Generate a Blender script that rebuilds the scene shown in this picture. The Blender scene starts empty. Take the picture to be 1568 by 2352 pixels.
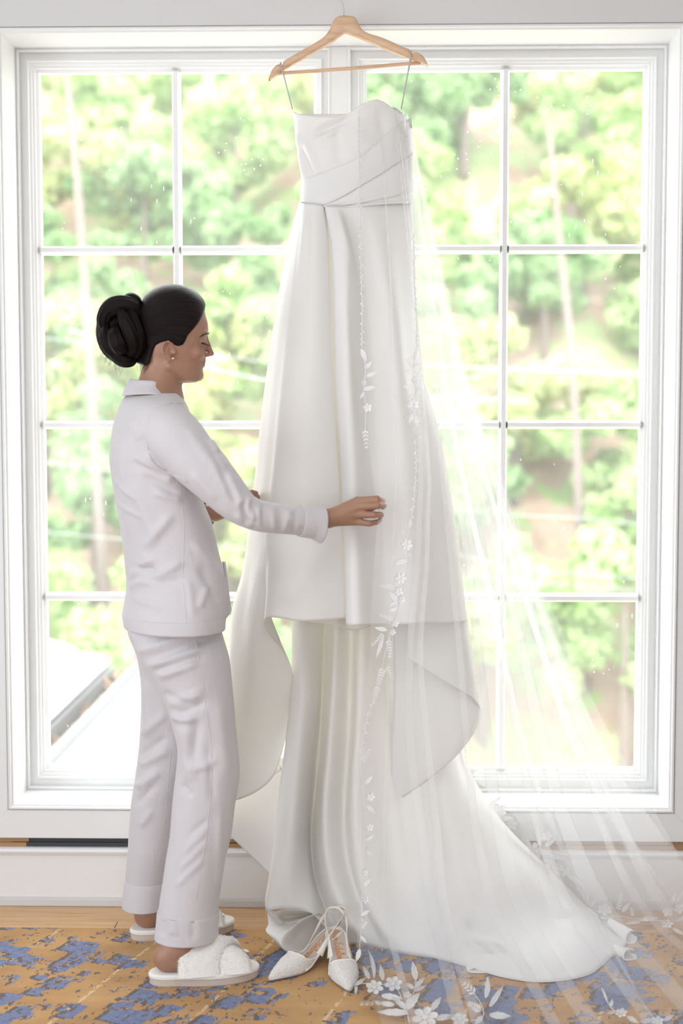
import bpy, bmesh, math, random
import numpy as np
from mathutils import Vector, Matrix
random.seed(7); rng = np.random.default_rng(7)
SC = bpy.context.scene; COL = SC.collection
# ------------------------------------------------------------------ camera
FPX, CAM = 3150.0, np.array([0.0, -3.7, 1.334])
PIT, YAW, ROL = 0.065257, 0.0220411, -0.00062781
def cam_axes():
    cp, sp, cy, sy = math.cos(PIT), math.sin(PIT), math.cos(YAW), math.sin(YAW)
    fw = np.array([-sy*cp, cy*cp, -sp]); r = np.array([cy, sy, 0.0]); u = np.cross(r, fw)
    return math.cos(ROL)*r+math.sin(ROL)*u, -math.sin(ROL)*r+math.cos(ROL)*u, fw
RR, UU, FW = cam_axes()
cam = bpy.data.cameras.new('camera'); co = bpy.data.objects.new('camera', cam); COL.objects.link(co)
co.matrix_world = Matrix(((RR[0],UU[0],-FW[0],CAM[0]),(RR[1],UU[1],-FW[1],CAM[1]),(RR[2],UU[2],-FW[2],CAM[2]),(0,0,0,1)))
cam.sensor_fit = 'VERTICAL'; cam.sensor_height = 36.0; cam.lens = 36.0*FPX/2352.0
cam.clip_start = 0.05; cam.clip_end = 200
cam.dof.use_dof = True; cam.dof.focus_distance = 3.48; cam.dof.aperture_fstop = 1.8
SC.camera = co
SC.cycles.transparent_max_bounces = 24
# ------------------------------------------------------------------ light
w = bpy.data.worlds.new('world'); SC.world = w; w.use_nodes = True
bg = w.node_tree.nodes['Background']; bg.inputs[0].default_value = (.97, 0.99, 1.0, 1); bg.inputs[1].default_value = 5.5
def lamp(name, kind, loc, rot, energy, color=(1,1,1), **kw):
    l = bpy.data.lights.new(name, kind); l.energy = energy; l.color = color
    for k, v in kw.items(): setattr(l, k, v)
    o = bpy.data.objects.new(name, l); COL.objects.link(o); o.location = loc; o.rotation_euler = rot; return o
lamp('sun', 'SUN', (0,0,9), (math.radians(38), 0, math.radians(-28)), 2.0, (1.0,.97,.9), angle=math.radians(3))
# rear lamp is an added fill behind the camera, no window stands there
lamp('rear_fill_light', 'AREA', (-0.6,-5.2,1.15), (math.radians(90),0,0), 52.0, (.84,.92,1.0), shape='RECTANGLE', size=3.2, size_y=2.2)
lamp('left_window_daylight', 'AREA', (-2.56,-2.5,1.2), (math.radians(90),0,math.radians(-90)), 50.0, (.80,.90,1.0), shape='RECTANGLE', size=2.2, size_y=2.1)
lamp('ceiling_bounce_fill', 'AREA', (-0.2,-2.3,2.9), (math.radians(14),0,0), 18.0, (.85,.925,1.0), shape='RECTANGLE', size=2.6, size_y=2.0)  # added area light, stands for light bounced off the ceiling
VS = SC.view_settings; VS.view_transform = 'Standard'; VS.look = 'None'; VS.exposure = 0.06; VS.gamma = 1.0; VS.use_curve_mapping = False
RUGZ = 0.006
# ------------------------------------------------------------------ pixel <-> world
def ray(px, py): return RR*(px-784.0)/FPX - UU*(py-1176.0)/FPX + FW
def P(px, py, Y):
    d = ray(px, py); return CAM + d*((Y-CAM[1])/d[1])
def PF(px, py, z=0.0):
    d = ray(px, py); return CAM + d*((z-CAM[2])/d[2])
def proj(co):
    d = np.asarray(co)-CAM; zz = d@FW
    return np.stack([784+FPX*(d@RR)/zz, 1176-FPX*(d@UU)/zz], -1)
# ------------------------------------------------------------------ materials
class NT:
    def __init__(s, name):
        s.m = bpy.data.materials.new(name); s.m.use_nodes = True; s.t = s.m.node_tree
        s.t.nodes.clear(); s.out = s.n('ShaderNodeOutputMaterial')
    def n(s, typ, ins=None, **kw):
        nd = s.t.nodes.new(typ)
        for k, v in kw.items(): setattr(nd, k, v)
        for k, v in (ins or {}).items(): s.set(nd, k, v)
        return nd
    def set(s, nd, k, v):
        i = nd.inputs[k]
        if isinstance(v, bpy.types.NodeSocket): s.t.links.new(v, i)
        elif isinstance(v, bpy.types.Node): s.t.links.new(v.outputs[0], i)
        else:
            if isinstance(v, (tuple, list)) and len(v) == 3 and i.type == 'RGBA': v = (*v, 1)
            i.default_value = v
    def math(s, op, a, b=None, c=None, clamp=False):
        nd = s.n('ShaderNodeMath', operation=op); nd.use_clamp = clamp
        for k, v in enumerate((a, b, c)):
            if v is not None: s.set(nd, k, v)
        return nd.outputs[0]
    def mix(s, f, a, b):
        nd = s.n('ShaderNodeMix', data_type='RGBA')
        s.set(nd, 0, f); s.set(nd, 6, a); s.set(nd, 7, b); return nd.outputs[2]
    def ramp(s, f, stops, interp='LINEAR'):
        nd = s.n('ShaderNodeValToRGB', {0: f}); r = nd.color_ramp; r.interpolation = interp
        while len(r.elements) < len(stops): r.elements.new(0.5)
        for e, (p, c) in zip(r.elements, stops):
            e.position = p; e.color = (*c, 1) if len(c) == 3 else c
        return nd.outputs[0]
    def coord(s, which='Object'): return s.n('ShaderNodeTexCoord').outputs[which]
    def noise(s, vec, scale, detail=3, rough=.5, dist=0, out=0):
        return s.n('ShaderNodeTexNoise', {'Vector': vec, 'Scale': scale, 'Detail': detail, 'Roughness': rough, 'Distortion': dist}).outputs[out]
    def mapping(s, vec, loc=(0,0,0), rot=(0,0,0), sc=(1,1,1)):
        return s.n('ShaderNodeMapping', {'Vector': vec, 'Location': loc, 'Rotation': rot, 'Scale': sc}).outputs[0]
    def bump(s, h, strength=.3, dist=.01):
        return s.n('ShaderNodeBump', {'Height': h, 'Strength': strength, 'Distance': dist}).outputs[0]
    def bsdf(s, color, rough=.5, normal=None, **kw):
        b = s.n('ShaderNodeBsdfPrincipled', {'Base Color': color, 'Roughness': rough})
        if normal is not None: s.set(b, 'Normal', normal)
        for k, v in kw.items(): s.set(b, k.replace('_', ' '), v)
        return b.outputs[0]
    def end(s, sh): s.t.links.new(sh, s.out.inputs[0]); return s.m
M = {}
def plain(name, color, rough=.5, nscale=None, bump=0.0, **kw):
    t = NT(name); c = color; nrm = None
    if nscale:
        f = t.noise(t.coord(), nscale, 4)
        c = t.mix(f, tuple(x*.94 for x in color), tuple(min(1, x*1.05) for x in color))
        if bump: nrm = t.bump(f, bump, .003)
    M[name] = t.end(t.bsdf(c, rough, nrm, **kw)); return M[name]
def paint(name, color, rough):
    t = NT(name); v = t.coord()
    f = t.noise(v, 6, 3); g = t.noise(t.mapping(v, sc=(1,1,1)), 160, 2)
    c = t.mix(f, tuple(x*.985 for x in color), color)
    M[name] = t.end(t.bsdf(c, rough, t.bump(g, .05, .001)))
paint('trim_paint', (.84,.835,.83), .32); paint('casing_top_shaded', (.70,.69,.685), .4); paint('wall_paint', (.80,.785,.775), .6); paint('ceiling_paint', (.85,.84,.83), .7)  # top casing is trim paint darkened where less light reaches
# ------------------------------------------------------------------ mesh helpers
def link(name, verts, faces, mat=None, parent=None, smooth=False, kind=None):
    me = bpy.data.meshes.new(name); me.from_pydata([tuple(map(float, v)) for v in verts], [], faces); me.update()
    if smooth: me.polygons.foreach_set('use_smooth', [True]*len(me.polygons))
    if mat: me.materials.append(M[mat] if isinstance(mat, str) else mat)
    o = bpy.data.objects.new(name, me); COL.objects.link(o)
    if parent is not None: o.parent = parent
    if kind: o['kind'] = kind
    return o
def bm_link(name, bm, mat, parent=None, smooth=False, kind=None):
    me = bpy.data.meshes.new(name); bm.to_mesh(me); bm.free()
    if smooth: me.polygons.foreach_set('use_smooth', [True]*len(me.polygons))
    me.materials.append(M[mat] if isinstance(mat, str) else mat)
    o = bpy.data.objects.new(name, me); COL.objects.link(o)
    if parent is not None: o.parent = parent
    if kind: o['kind'] = kind
    return o
def add_box(bm, x0, x1, y0, y1, z0, z1, bevel=0):
    r = bmesh.ops.create_cube(bm, size=1.0)
    vs = r['verts']
    for v in vs: v.co = Vector((x0+(v.co.x+.5)*(x1-x0), y0+(v.co.y+.5)*(y1-y0), z0+(v.co.z+.5)*(z1-z0)))
    if bevel:
        es = list({e for v in vs for e in v.link_edges})
        bmesh.ops.bevel(bm, geom=es, offset=bevel, segments=2, affect='EDGES', profile=.6)
    return vs
def box(name, x0, x1, y0, y1, z0, z1, mat, parent=None, kind=None, bevel=0):
    bm = bmesh.new(); add_box(bm, x0, x1, y0, y1, z0, z1, bevel); return bm_link(name, bm, mat, parent, False, kind)
def empty(name, loc=(0,0,0), kind=None):
    o = bpy.data.objects.new(name, None); COL.objects.link(o); o.location = loc
    if kind: o['kind'] = kind
    return o
def adopt(o, parent):
    """parent keeping the world position (parent has location only)"""
    o.parent = parent; o.matrix_parent_inverse = Matrix.Translation(parent.location).inverted(); return o
def tag(o, label, cat, group=None, kind=None):
    o['label'] = label; o['category'] = cat
    if group: o['group'] = group
    if kind: o['kind'] = kind
    return o
def catmull(pts, n, closed=False):
    """n samples of a centripetal-free Catmull-Rom through pts (k,d), uniform in chord length"""
    p = np.asarray(pts, float); k = len(p)
    if k == 1: return np.repeat(p, n, 0)
    if k == 2 and not closed:
        t = np.linspace(0, 1, n)[:, None]; return p[0]*(1-t)+p[1]*t
    if closed: q = np.vstack([p[-1], p, p[0], p[1]]); seg = k
    else: q = np.vstack([2*p[0]-p[1], p, 2*p[-1]-p[-2]]); seg = k-1
    L = np.linalg.norm(np.diff(q[1:seg+2], axis=0), axis=1)+1e-9
    cum = np.concatenate([[0], np.cumsum(L)])
    s = np.linspace(0, cum[-1], n, endpoint=not closed)
    i = np.clip(np.searchsorted(cum, s, side='right')-1, 0, seg-1)
    t = ((s-cum[i])/L[i])[:, None]
    p0, p1, p2, p3 = q[i], q[i+1], q[i+2], q[i+3]
    return .5*((2*p1)+(-p0+p2)*t+(2*p0-5*p1+4*p2-p3)*t*t+(-p0+3*p1-3*p2+p3)*t**3)
def px_line(pts):
    """pixel control points -> world; (px,py,Y) with Y a depth, or (px,py,'f'[,z]) on the floor plane"""
    return np.array([PF(p[0], p[1], p[3] if len(p) > 3 else RUGZ+.003) if p[2] == 'f' else P(*p) for p in pts])
def grid_faces(nr, nc, wrap=False):
    f = []
    for i in range(nr-1):
        for j in range(nc if wrap else nc-1):
            a = i*nc+j; b = i*nc+(j+1) % nc
            f.append((a, b, b+nc, a+nc))
    return f
def fan(lines, n, m, wrap=False, even=True):
    """surface through lines: n samples down each line, m across. returns (n,m,3)"""
    L = np.stack([catmull(l, n) for l in lines], 1)          # n, k, 3
    return np.stack([catmull(r, m, wrap) for r in L], 0)
def fan_u(lines, n, per, wrap=False):
    """like fan, but the across spline keeps each span's own sample count (uniform parameter, not chord)"""
    L = np.stack([catmull(l, n) for l in lines], 1); k = L.shape[1]
    q = np.concatenate([2*L[:, :1]-L[:, 1:2], L, 2*L[:, -1:]-L[:, -2:-1]], 1)
    out = []
    for j in range(k-1):
        p0, p1, p2, p3 = q[:, j], q[:, j+1], q[:, j+2], q[:, j+3]
        for i in range(per):
            t = i/per
            out.append(.5*((2*p1)+(-p0+p2)*t+(2*p0-5*p1+4*p2-p3)*t*t+(-p0+3*p1-3*p2+p3)*t**3))
    out.append(L[:, -1]); return np.stack(out, 1)
def normals(G, wrap=False):
    if wrap:
        du = np.roll(G, -1, 1)-np.roll(G, 1, 1)
    else: du = np.gradient(G, axis=1)
    dv = np.gradient(G, axis=0); N = np.cross(du, dv)
    return N/(np.linalg.norm(N, axis=2, keepdims=True)+1e-12)
def wrinkle(G, segs, wrap=False, near_only=True, px=None):
    """raise (amp>0) or sink folds, each a pixel-space segment (x0,y0,x1,y1,halfwidth_px,amp_m[,bend]) on the camera side of the surface"""
    N = normals(G, wrap); tc = CAM-G; tc /= np.linalg.norm(tc, axis=2, keepdims=True)
    s = np.sum(N*tc, 2); N = N*np.sign(s)[..., None]; facing = np.abs(s)
    if wrap:
        sg = np.sign(np.sum(normals(G, True)*(G-G.mean(1, keepdims=True)), 2)).mean()
        front = (np.sum(normals(G, True)*sg*tc, 2) > 0).astype(float)
    else: front = 1.0
    q = proj(G.reshape(-1, 3)).reshape(*G.shape[:2], 2); disp = np.zeros(G.shape[:2])
    for sgm in segs:
        x0, y0, x1, y1, wd, am = sgm[:6]; bend = sgm[6] if len(sgm) > 6 else 0
        d = np.array([x1-x0, y1-y0]); L = np.linalg.norm(d); d = d/L; nn = np.array([-d[1], d[0]])
        r = q-np.array([x0, y0]); t = (r@d)/L; o = r@nn - bend*4*t*(1-t)
        env = np.clip(np.minimum(t, 1-t)*4+.15, 0, 1); env = env*env*(3-2*env)
        disp += am*np.exp(-(o/wd)**2)*env
    return G+N*(disp*front*np.clip(facing*3, 0, 1))[..., None]
def sheet(name, G, mat, parent=None, thick=0.0, wrap=False, flip=False, kind=None, offset=0.0):
    nr, nc = G.shape[:2]; f = grid_faces(nr, nc, wrap)
    if flip: f = [x[::-1] for x in f]
    o = link(name, G.reshape(-1, 3), f, mat, parent, True, kind)
    if thick:
        s = o.modifiers.new('thickness', 'SOLIDIFY'); s.thickness = thick; s.offset = offset
    return o
def tube(name, pts, rad, mat, parent=None, n=None, sides=10, cap=True, squash=1.0, kind=None, G_only=False):
    """tube along pts (k,3) with radii rad (k or scalar)"""
    pts = np.asarray(pts, float); k = len(pts); r = np.full(k, rad) if np.isscalar(rad) else np.asarray(rad, float)
    if n:
        q = catmull(np.hstack([pts, r[:, None]]), n); pts, r = q[:, :3], q[:, 3]; k = n
    T = np.gradient(pts, axis=0); T /= np.linalg.norm(T, axis=1, keepdims=True)+1e-12
    a = np.array([0, 0, 1.0]) if abs(T[0, 2]) < .9 else np.array([1.0, 0, 0])
    V = []; u = np.cross(T[0], a); u /= np.linalg.norm(u)
    th = np.linspace(0, 2*math.pi, sides, endpoint=False)
    for i in range(k):
        u = u-T[i]*np.dot(u, T[i]); u /= np.linalg.norm(u)+1e-12; v = np.cross(T[i], u)
        V.append(pts[i]+r[i]*(np.cos(th)[:, None]*u+squash*np.sin(th)[:, None]*v))
    G = np.stack(V)
    if G_only: return G
    f = grid_faces(k, sides, True); V = list(G.reshape(-1, 3))
    if cap:
        f.append(tuple(range(sides))[::-1]); f.append(tuple(range((k-1)*sides, k*sides)))
    return link(name, V, f, mat, parent, True, kind)
def join_geo(parts):
    V, F = [], []; o = 0
    for v, f in parts:
        v = np.asarray(v).reshape(-1, 3); V.append(v); F += [tuple(i+o for i in x) for x in f]; o += len(v)
    return np.vstack(V), F
# ------------------------------------------------------------------ room shell
XL, XR, ZB, ZT, RD = -0.985, 0.809, 0.286, 2.365, 0.146     # window reveal opening and depth
RX0, RX1, RY0, RZ1 = -2.6, 2.4, -6.2, 2.95
t = NT('oak_floor'); v = t.coord()
g = t.noise(t.mapping(v, sc=(1.2, 26, 1)), 3.0, 6, .6, .6); g2 = t.noise(t.mapping(v, sc=(4, 90, 1)), 2.0, 3)
c = t.ramp(g, [(.25, (.50,.27,.12)), (.5, (.66,.40,.20)), (.75, (.74,.48,.26))])
c = t.mix(t.math('MULTIPLY', t.math('GREATER_THAN', g2, .66), .5), c, (.36,.18,.08))
M['oak_floor'] = t.end(t.bsdf(c, .38, t.bump(g, .08, .002)))
floor = box('floor', RX0, RX1, RY0, 0.02, -0.03, -0.012, 'oak_floor', kind='structure')
# the boards that show between the rug and the base board, laid along the wall
bxs = [(-2.6,-1.35),(-1.348,-0.13),(-0.128,1.02),(1.022,2.4)]
for r, (ya, yb) in enumerate(((-0.118,0.02),(-0.238,-0.12))):
    for x0, x1 in bxs:
        sh = .55*r
        b = box('plank', max(RX0, x0-sh), min(RX1, x1-sh) if x1 < 2.3 else RX1, ya, yb, -0.013, 0.0, 'oak_floor', floor, bevel=.0012)
WT = 0.30
for nm, args in (('wall_front_left', (RX0, XL-.012, 0.012, WT, 0, RZ1)), ('wall_front_right', (XR+.012, RX1, 0.012, WT, 0, RZ1)),
                 ('wall_front_top', (XL-.012, XR+.012, 0.012, WT, ZT+.012, RZ1)), ('wall_front_bottom', (XL-.012, XR+.012, 0.03, WT, -0.02, ZB-.012))):
    box(nm, *args, 'wall_paint', kind='structure')
box('wall_left', RX0-.1, RX0, RY0, WT, -0.03, RZ1, 'wall_paint', kind='structure')
box('wall_right', RX1, RX1+.1, RY0, WT, -0.03, RZ1, 'wall_paint', kind='structure')
box('wall_rear', RX0-.1, RX1+.1, RY0-.1, RY0, -0.03, RZ1, 'wall_paint', kind='structure')
box('ceiling', RX0-.1, RX1+.1, RY0, WT, RZ1, RZ1+.12, 'ceiling_paint', kind='structure')
# casing boards, mitred, and the bead around the opening
def frame_prism(x0, x1, z0, z1, prof):
    """sweep prof [(inset_from_outer, y)] around the rectangle: inset>0 goes towards the centre; returns four mitred sides"""
    out = []
    C = [(x0, z0, 1, 1), (x1, z0, -1, 1), (x1, z1, -1, -1), (x0, z1, 1, -1)]
    for i in range(4):
        a, b = C[i], C[(i+1) % 4]; V, F = [], []
        for (x, z, sx, sz) in (a, b):
            for (d, y) in prof: V.append((x+sx*d, y, z+sz*d))
        n = len(prof)
        F = [(k, k+1, n+k+1, n+k) for k in range(n-1)]
        out.append((V, F))
    return out
def frame_obj(name, x0, x1, z0, z1, prof, mat, parent, names=('bottom','right','top','left')):
    os_ = []
    for (V, F), s in zip(frame_prism(x0, x1, z0, z1, prof), names):
        os_.append(link(name, V, F, mat, parent))
    return os_
trim1 = empty('trim_1', (0,0,0), 'structure')
CW = 0.0785
def casing(name, poly, y0=-0.006, y1=0.03, mat='trim_paint'):
    V = [(x, y0, z) for x, z in poly]+[(x, y1, z) for x, z in poly]; n = len(poly)
    F = [tuple(range(n))]+[(i, i+n, (i+1) % n+n, (i+1) % n) for i in range(n)]
    o = link(name, V, F, mat, trim1); b = o.modifiers.new('b', 'BEVEL'); b.width = .0015; b.segments = 1; return o
xo, zo = 0.0155, 0.0165       # bead width
ox0, ox1, oz0, oz1 = XL-xo, XR+xo, ZB-zo, ZT+zo
TW = .16
casing('casing_board', [(ox0-CW, oz0-CW), (ox1+CW, oz0-CW), (ox1, oz0), (ox0, oz0)])
casing('casing_board', [(ox1+CW, oz0-CW), (ox1+CW, oz1+TW), (ox1, oz1), (ox1, oz0)])
casing('casing_board', [(ox0, oz1), (ox1, oz1), (ox1+CW, oz1+TW), (ox0-CW, oz1+TW)], mat='casing_top_shaded')
casing('casing_board', [(ox0-CW, oz1+TW), (ox0-CW, oz0-CW), (ox0, oz0), (ox0, oz1)])
bead = [(0,.0),(0.002,-.001),(.003,-.010),(.006,-.0135),(.010,-.0125),(.0115,-.007),(.0155,-.005),(.0165,-.0035)]
frame_obj('bead_moulding', ox0, ox1, oz0, oz1, bead, 'trim_paint', trim1)
# reveal (jamb linings)
frame_obj('reveal_board', XL, XR, ZB, ZT, [(0,-.0035),(0,RD+.05)], 'trim_paint', trim1)
# slot below the casing and base board
zs1, zs0 = P(150,1926,0)[2], P(150,1946,0)[2]
ztop, zpan, zshoe = zs0, P(150,1971,0)[2], P(150,2063,0)[2]
plain('dark_strip', (.045,.047,.055), .6, 40, .2); plain('bare_wood', (.42,.24,.11), .55, 30, .2)
xs = P(62,1935,0.01)[0]
t2 = empty('trim_2', (0,0,0), 'structure')
box('bare_wood_strip', RX0, xs, 0.004, 0.03, zs0-.01, (zs0+zs1)/2-.001, 'bare_wood', t2); box('bare_wood_strip', RX0, xs+.006, 0.008, 0.03, (zs0+zs1)/2+.001, zs1+.01, 'bare_wood', t2)
xs2 = P(520,1935,0)[0]; xs3 = P(1100,1935,0)[0]
box('dark_strip', xs+.001, xs2, 0.006, 0.03, zs0-.01, (zs0+zs1)/2-.0005, 'dark_strip', t2); box('dark_strip', xs+.008, xs2, 0.009, 0.03, (zs0+zs1)/2+.0005, zs1+.01, 'dark_strip', t2)
box('bare_wood_strip', xs2+.001, RX1, 0.006, 0.03, zs0-.01, (zs0+zs1)/2-.001, 'bare_wood', t2); box('bare_wood_strip', xs2+.001, RX1, 0.009, 0.03, (zs0+zs1)/2+.001, zs1+.01, 'bare_wood', t2)
bb = empty('baseboard_front', (0,0,0), 'structure')
def sweep_x(name, prof, x0, x1, mat, parent):
    V = [(x, y, z) for x in (x0, x1) for (y, z) in prof]; n = len(prof)
    return link(name, V, [(k, k+1, n+k+1, n+k) for k in range(n-1)], mat, parent)
sweep_x('cap_moulding', [(.03,ztop),(-.004,ztop),(-.010,ztop-.003),(-.0125,ztop-.009),(-.010,ztop-.015),(-.0045,ztop-.0165),(-.004,ztop-.020),(-.0015,ztop-.024),(-.001,zpan),(.03,zpan)], RX0, RX1, 'trim_paint', bb)
box('base_panel', RX0, RX1, 0.0, 0.03, zshoe, zpan, 'trim_paint', bb)
paint('shoe_paint', (.66,.645,.64), .5)
sweep_x('shoe_moulding', [(.0,zshoe+.004),(-.006,zshoe+.003),(-.0075,zshoe-.003),(-.0078,.001),(.02,.001)], RX0, RX1, 'shoe_paint', bb)
# ------------------------------------------------------------------ the two windows
YG = 0.19; GZ0, GZ1 = 0.346, 2.308; MW = 0.0235
t = NT('window_glass'); v = t.coord()
sp = t.n('ShaderNodeTexVoronoi', {'Vector': v, 'Scale': 55.0}, feature='F1')
sel = t.math('GREATER_THAN', t.noise(v, 7, 2), .60)
d1 = t.math('MULTIPLY', t.math('LESS_THAN', sp.outputs[0], .13), sel)
v2 = t.mapping(v, rot=(0,.5,0), sc=(90,1,16)); st = t.n('ShaderNodeTexVoronoi', {'Vector': v2, 'Scale': 1.0}, feature='F1')
d2 = t.math('MULTIPLY', t.math('LESS_THAN', st.outputs[0], .11), t.math('GREATER_THAN', t.noise(v, 4.3, 2), .6))
haze = t.math('MULTIPLY_ADD', t.noise(v, 3.2, 4), .16, .04)  # pale film over the pane puts in the glare haze; specks are dirt
dirt_haze = t.math('MAXIMUM', t.math('MULTIPLY', t.math('MAXIMUM', d1, d2), .55), haze)
tr = t.n('ShaderNodeBsdfTransparent', {0: (.985,.995,.99,1)}); gl = t.n('ShaderNodeBsdfGlossy', {'Roughness': .02, 0: (1,1,1,1)})
fr = t.n('ShaderNodeFresnel', {'IOR': 1.35})
m1 = t.n('ShaderNodeMixShader', {0: fr, 1: tr.outputs[0], 2: gl.outputs[0]})
df = t.n('ShaderNodeMixShader', {0: .6, 1: t.n('ShaderNodeBsdfDiffuse', {0: (.9,.9,.9,1)}).outputs[0], 2: t.n('ShaderNodeBsdfTranslucent', {0: (.9,.9,.9,1)}).outputs[0]})
M['window_glass'] = t.end(t.n('ShaderNodeMixShader', {0: dirt_haze, 1: m1.outputs[0], 2: df.outputs[0]}).outputs[0])
def munt(x0, x1, z0, z1, vert):
    h = MW/2
    if vert:
        c = (x0+x1)/2; prof = [(c-h,YG+.012),(c-h,YG-.004),(c-h*.55,YG-.022),(c+h*.55,YG-.022),(c+h,YG-.004),(c+h,YG+.012)]
        V = [(a, y, z) for z in (z0, z1) for a, y in prof]
    else:
        c = (z0+z1)/2; prof = [(c-h,YG+.012),(c-h,YG-.004),(c-h*.5,YG-.0215),(c+h*.5,YG-.0215),(c+h,YG-.004),(c+h,YG+.012)]
        V = [(x, y, a) for x in (x0, x1) for a, y in prof]
    n = 6; return V, [(k, (k+1) % n, n+(k+1) % n, n+k) for k in range(n)]
for wi, (gx0, gx1, bx0, bx1) in enumerate(((-0.930,-0.1625,XL,-0.113),(-0.0148,0.7535,-0.067,XR))):
    win = empty('window_%d' % (wi+1), ((gx0+gx1)/2, YG, GZ0), 'structure')
    def put(name, V, F, mat='trim_paint'):
        o = link(name, V, F, mat); adopt(o, win); return o
    # sash: bead, flat, stepped bead down to the glass
    dl, dr, db, dt = gx0-bx0, bx1-gx1, GZ0-ZB, ZT-GZ1
    prof = [(0,RD-.004),(.10,RD-.007),(.17,RD-.002),(.18,RD+.012),(.51,RD+.012),(.515,RD+.004),(.58,RD+.004),(.60,RD+.012),(.72,RD+.014),(.73,RD+.020),(.84,RD+.022),(.85,RD+.030),(1.0,RD+.036),(1.0,RD+.06)]
    Cn = [(bx0, ZB, dl, db), (bx1, ZB, -dr, db), (bx1, ZT, -dr, -dt), (bx0, ZT, dl, -dt)]
    for i in range(4):
        V, n = [], len(prof)
        for (x, z, ix, iz) in (Cn[i], Cn[(i+1) % 4]):
            for d, y in prof: V.append((x+ix*d, y, z+iz*d))
        put(('sash_rail','sash_stile')[i % 2], V, [(k, k+1, n+k+1, n+k) for k in range(n-1)])
    xm = (gx0+gx1)/2
    V, F = munt(xm-MW/2, xm+MW/2, GZ0, GZ1, True); put('muntin', V, F)
    pz = (GZ1-GZ0)/4
    for k in (1, 2, 3):
        for a, b in ((gx0, xm-MW/2), (xm+MW/2, gx1)):
            V, F = munt(a, b, GZ0+k*pz-MW/2, GZ0+k*pz+MW/2, False); put('muntin', V, F)
    for k in range(4):
        for a, b in ((gx0, xm), (xm, gx1)):
            z0, z1 = GZ0+k*pz, GZ0+(k+1)*pz
            V = [(a,YG,z0),(b,YG,z0),(b,YG,z1),(a,YG,z1)]
            put('pane', V, [(0,1,2,3)], 'window_glass')
box('centre_post', -0.113, -0.067, RD-.002, RD+.06, ZB, ZT, 'trim_paint', trim1, bevel=.002)
# ------------------------------------------------------------------ outside: hillside, trees, cables, neighbouring roof
t = NT('hillside_soil'); v = t.coord()
f = t.noise(v, .55, 5, .6); g = t.noise(v, 2.2, 4)
c = t.ramp(f, [(.30,(.24,.34,.13)),(.44,(.34,.40,.20)),(.50,(.38,.26,.20)),(.70,(.52,.42,.36))])
c = t.mix(t.math('GREATER_THAN', g, .58), c, (.28,.40,.15))
M['hillside_soil'] = t.end(t.bsdf(c, .9, t.bump(g, .6, .2)))
def hill_z(x, y):
    return -6.0+0.30*np.clip(y-5, 0, 6)+0.82*np.clip(y-11, 0, 99)+.5*np.sin(x*.7+y*.3)+.35*np.sin(x*1.7-y*.9)
xs_ = np.linspace(-16, 16, 60); ys_ = np.linspace(4, 34, 60)
XX, YY = np.meshgrid(xs_, ys_); H = np.stack([XX, YY, hill_z(XX, YY)], -1)
o = sheet('hillside_ground', H, 'hillside_soil', kind='structure')
def leafmat(name, cols):
    t = NT(name); oi = t.n('ShaderNodeObjectInfo'); f = t.noise(t.coord(), 1.6, 2); g = t.n('ShaderNodeTexVoronoi', {'Vector': t.coord(), 'Scale': 3.0})
    h = t.math('FRACT', t.math('ADD', t.math('MULTIPLY', f, 1.2), t.math('MULTIPLY', g.outputs['Color'], .5)))
    c = t.ramp(h, cols)
    d = t.n('ShaderNodeBsdfDiffuse', {0: c}); tl = t.n('ShaderNodeBsdfTranslucent', {0: c})
    M[name] = t.end(t.n('ShaderNodeMixShader', {0: .42, 1: d.outputs[0], 2: tl.outputs[0]}).outputs[0])
leafmat('leaf_light', [(0,(.30,.46,.15)),(.5,(.42,.58,.24)),(1,(.55,.68,.38))])
leafmat('leaf_mid', [(0,(.20,.34,.14)),(.5,(.31,.47,.22)),(1,(.44,.60,.34))])
leafmat('leaf_olive', [(0,(.36,.44,.16)),(.5,(.48,.56,.24)),(1,(.62,.64,.38))])
plain('bark', (.20,.16,.145), .9, 8, .6)
def tree(x, y, h, r, mat, seed, nleaf, lean=0.0, trunk=True):
    R = np.random.default_rng(seed); z = float(hill_z(x, y))
    root = empty('hillside_tree', (x, y, z))
    tag(root, 'blurred leafy tree on the hillside outside the window', 'tree', 'blurred trees on the hillside')
    tip = np.array([lean*h, 0, h*.8])
    if trunk:
        tb = tube('trunk', [(0,0,-.2),(.05*h*lean,0,h*.3),tip], [.05*h**.7,.038*h**.7,.012], 'bark', root, n=8, sides=8)
    # crown: leaf blades gathered on several boughs
    nb = 20; V, F = [], []
    cen = R.normal(size=(nb, 3)); cen /= np.linalg.norm(cen, axis=1, keepdims=True)
    cen = cen*np.array([r*1.1, r*.7, r*.85])*R.uniform(.45, 1.05, (nb, 1))+np.array([lean*h*.8, 0, h*.72])
    rad = R.uniform(.18, .36, nb)*r
    per = nleaf//nb; k = 0
    for c, rr in zip(cen, rad):
        d = R.normal(size=(per, 3)); d /= np.linalg.norm(d, axis=1, keepdims=True)
        p = c+d*rr*(R.uniform(.55, 1.05, per)[:, None])*np.array([1,1,.75])
        a = R.normal(size=(per, 3)); a[:, 2] -= .4; a /= np.linalg.norm(a, axis=1, keepdims=True)
        b = np.cross(a, d+R.normal(size=(per, 3))*.5); b /= np.linalg.norm(b, axis=1, keepdims=True)+1e-9
        s = R.uniform(.055, .12, per)[:, None]
        q = np.stack([p-a*s, p+b*s*.55, p+a*s, p-b*s*.55], 1).reshape(-1, 3)
        V.append(q); F += [(k+4*i, k+4*i+1, k+4*i+2, k+4*i+3) for i in range(per)]; k += 4*per
    cr = link('crown', np.vstack(V), F, mat, root); cr['kind'] = 'stuff'
TR = random.Random(11); LM = ['leaf_light','leaf_mid','leaf_olive','leaf_light','leaf_mid']
spots = []
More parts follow.
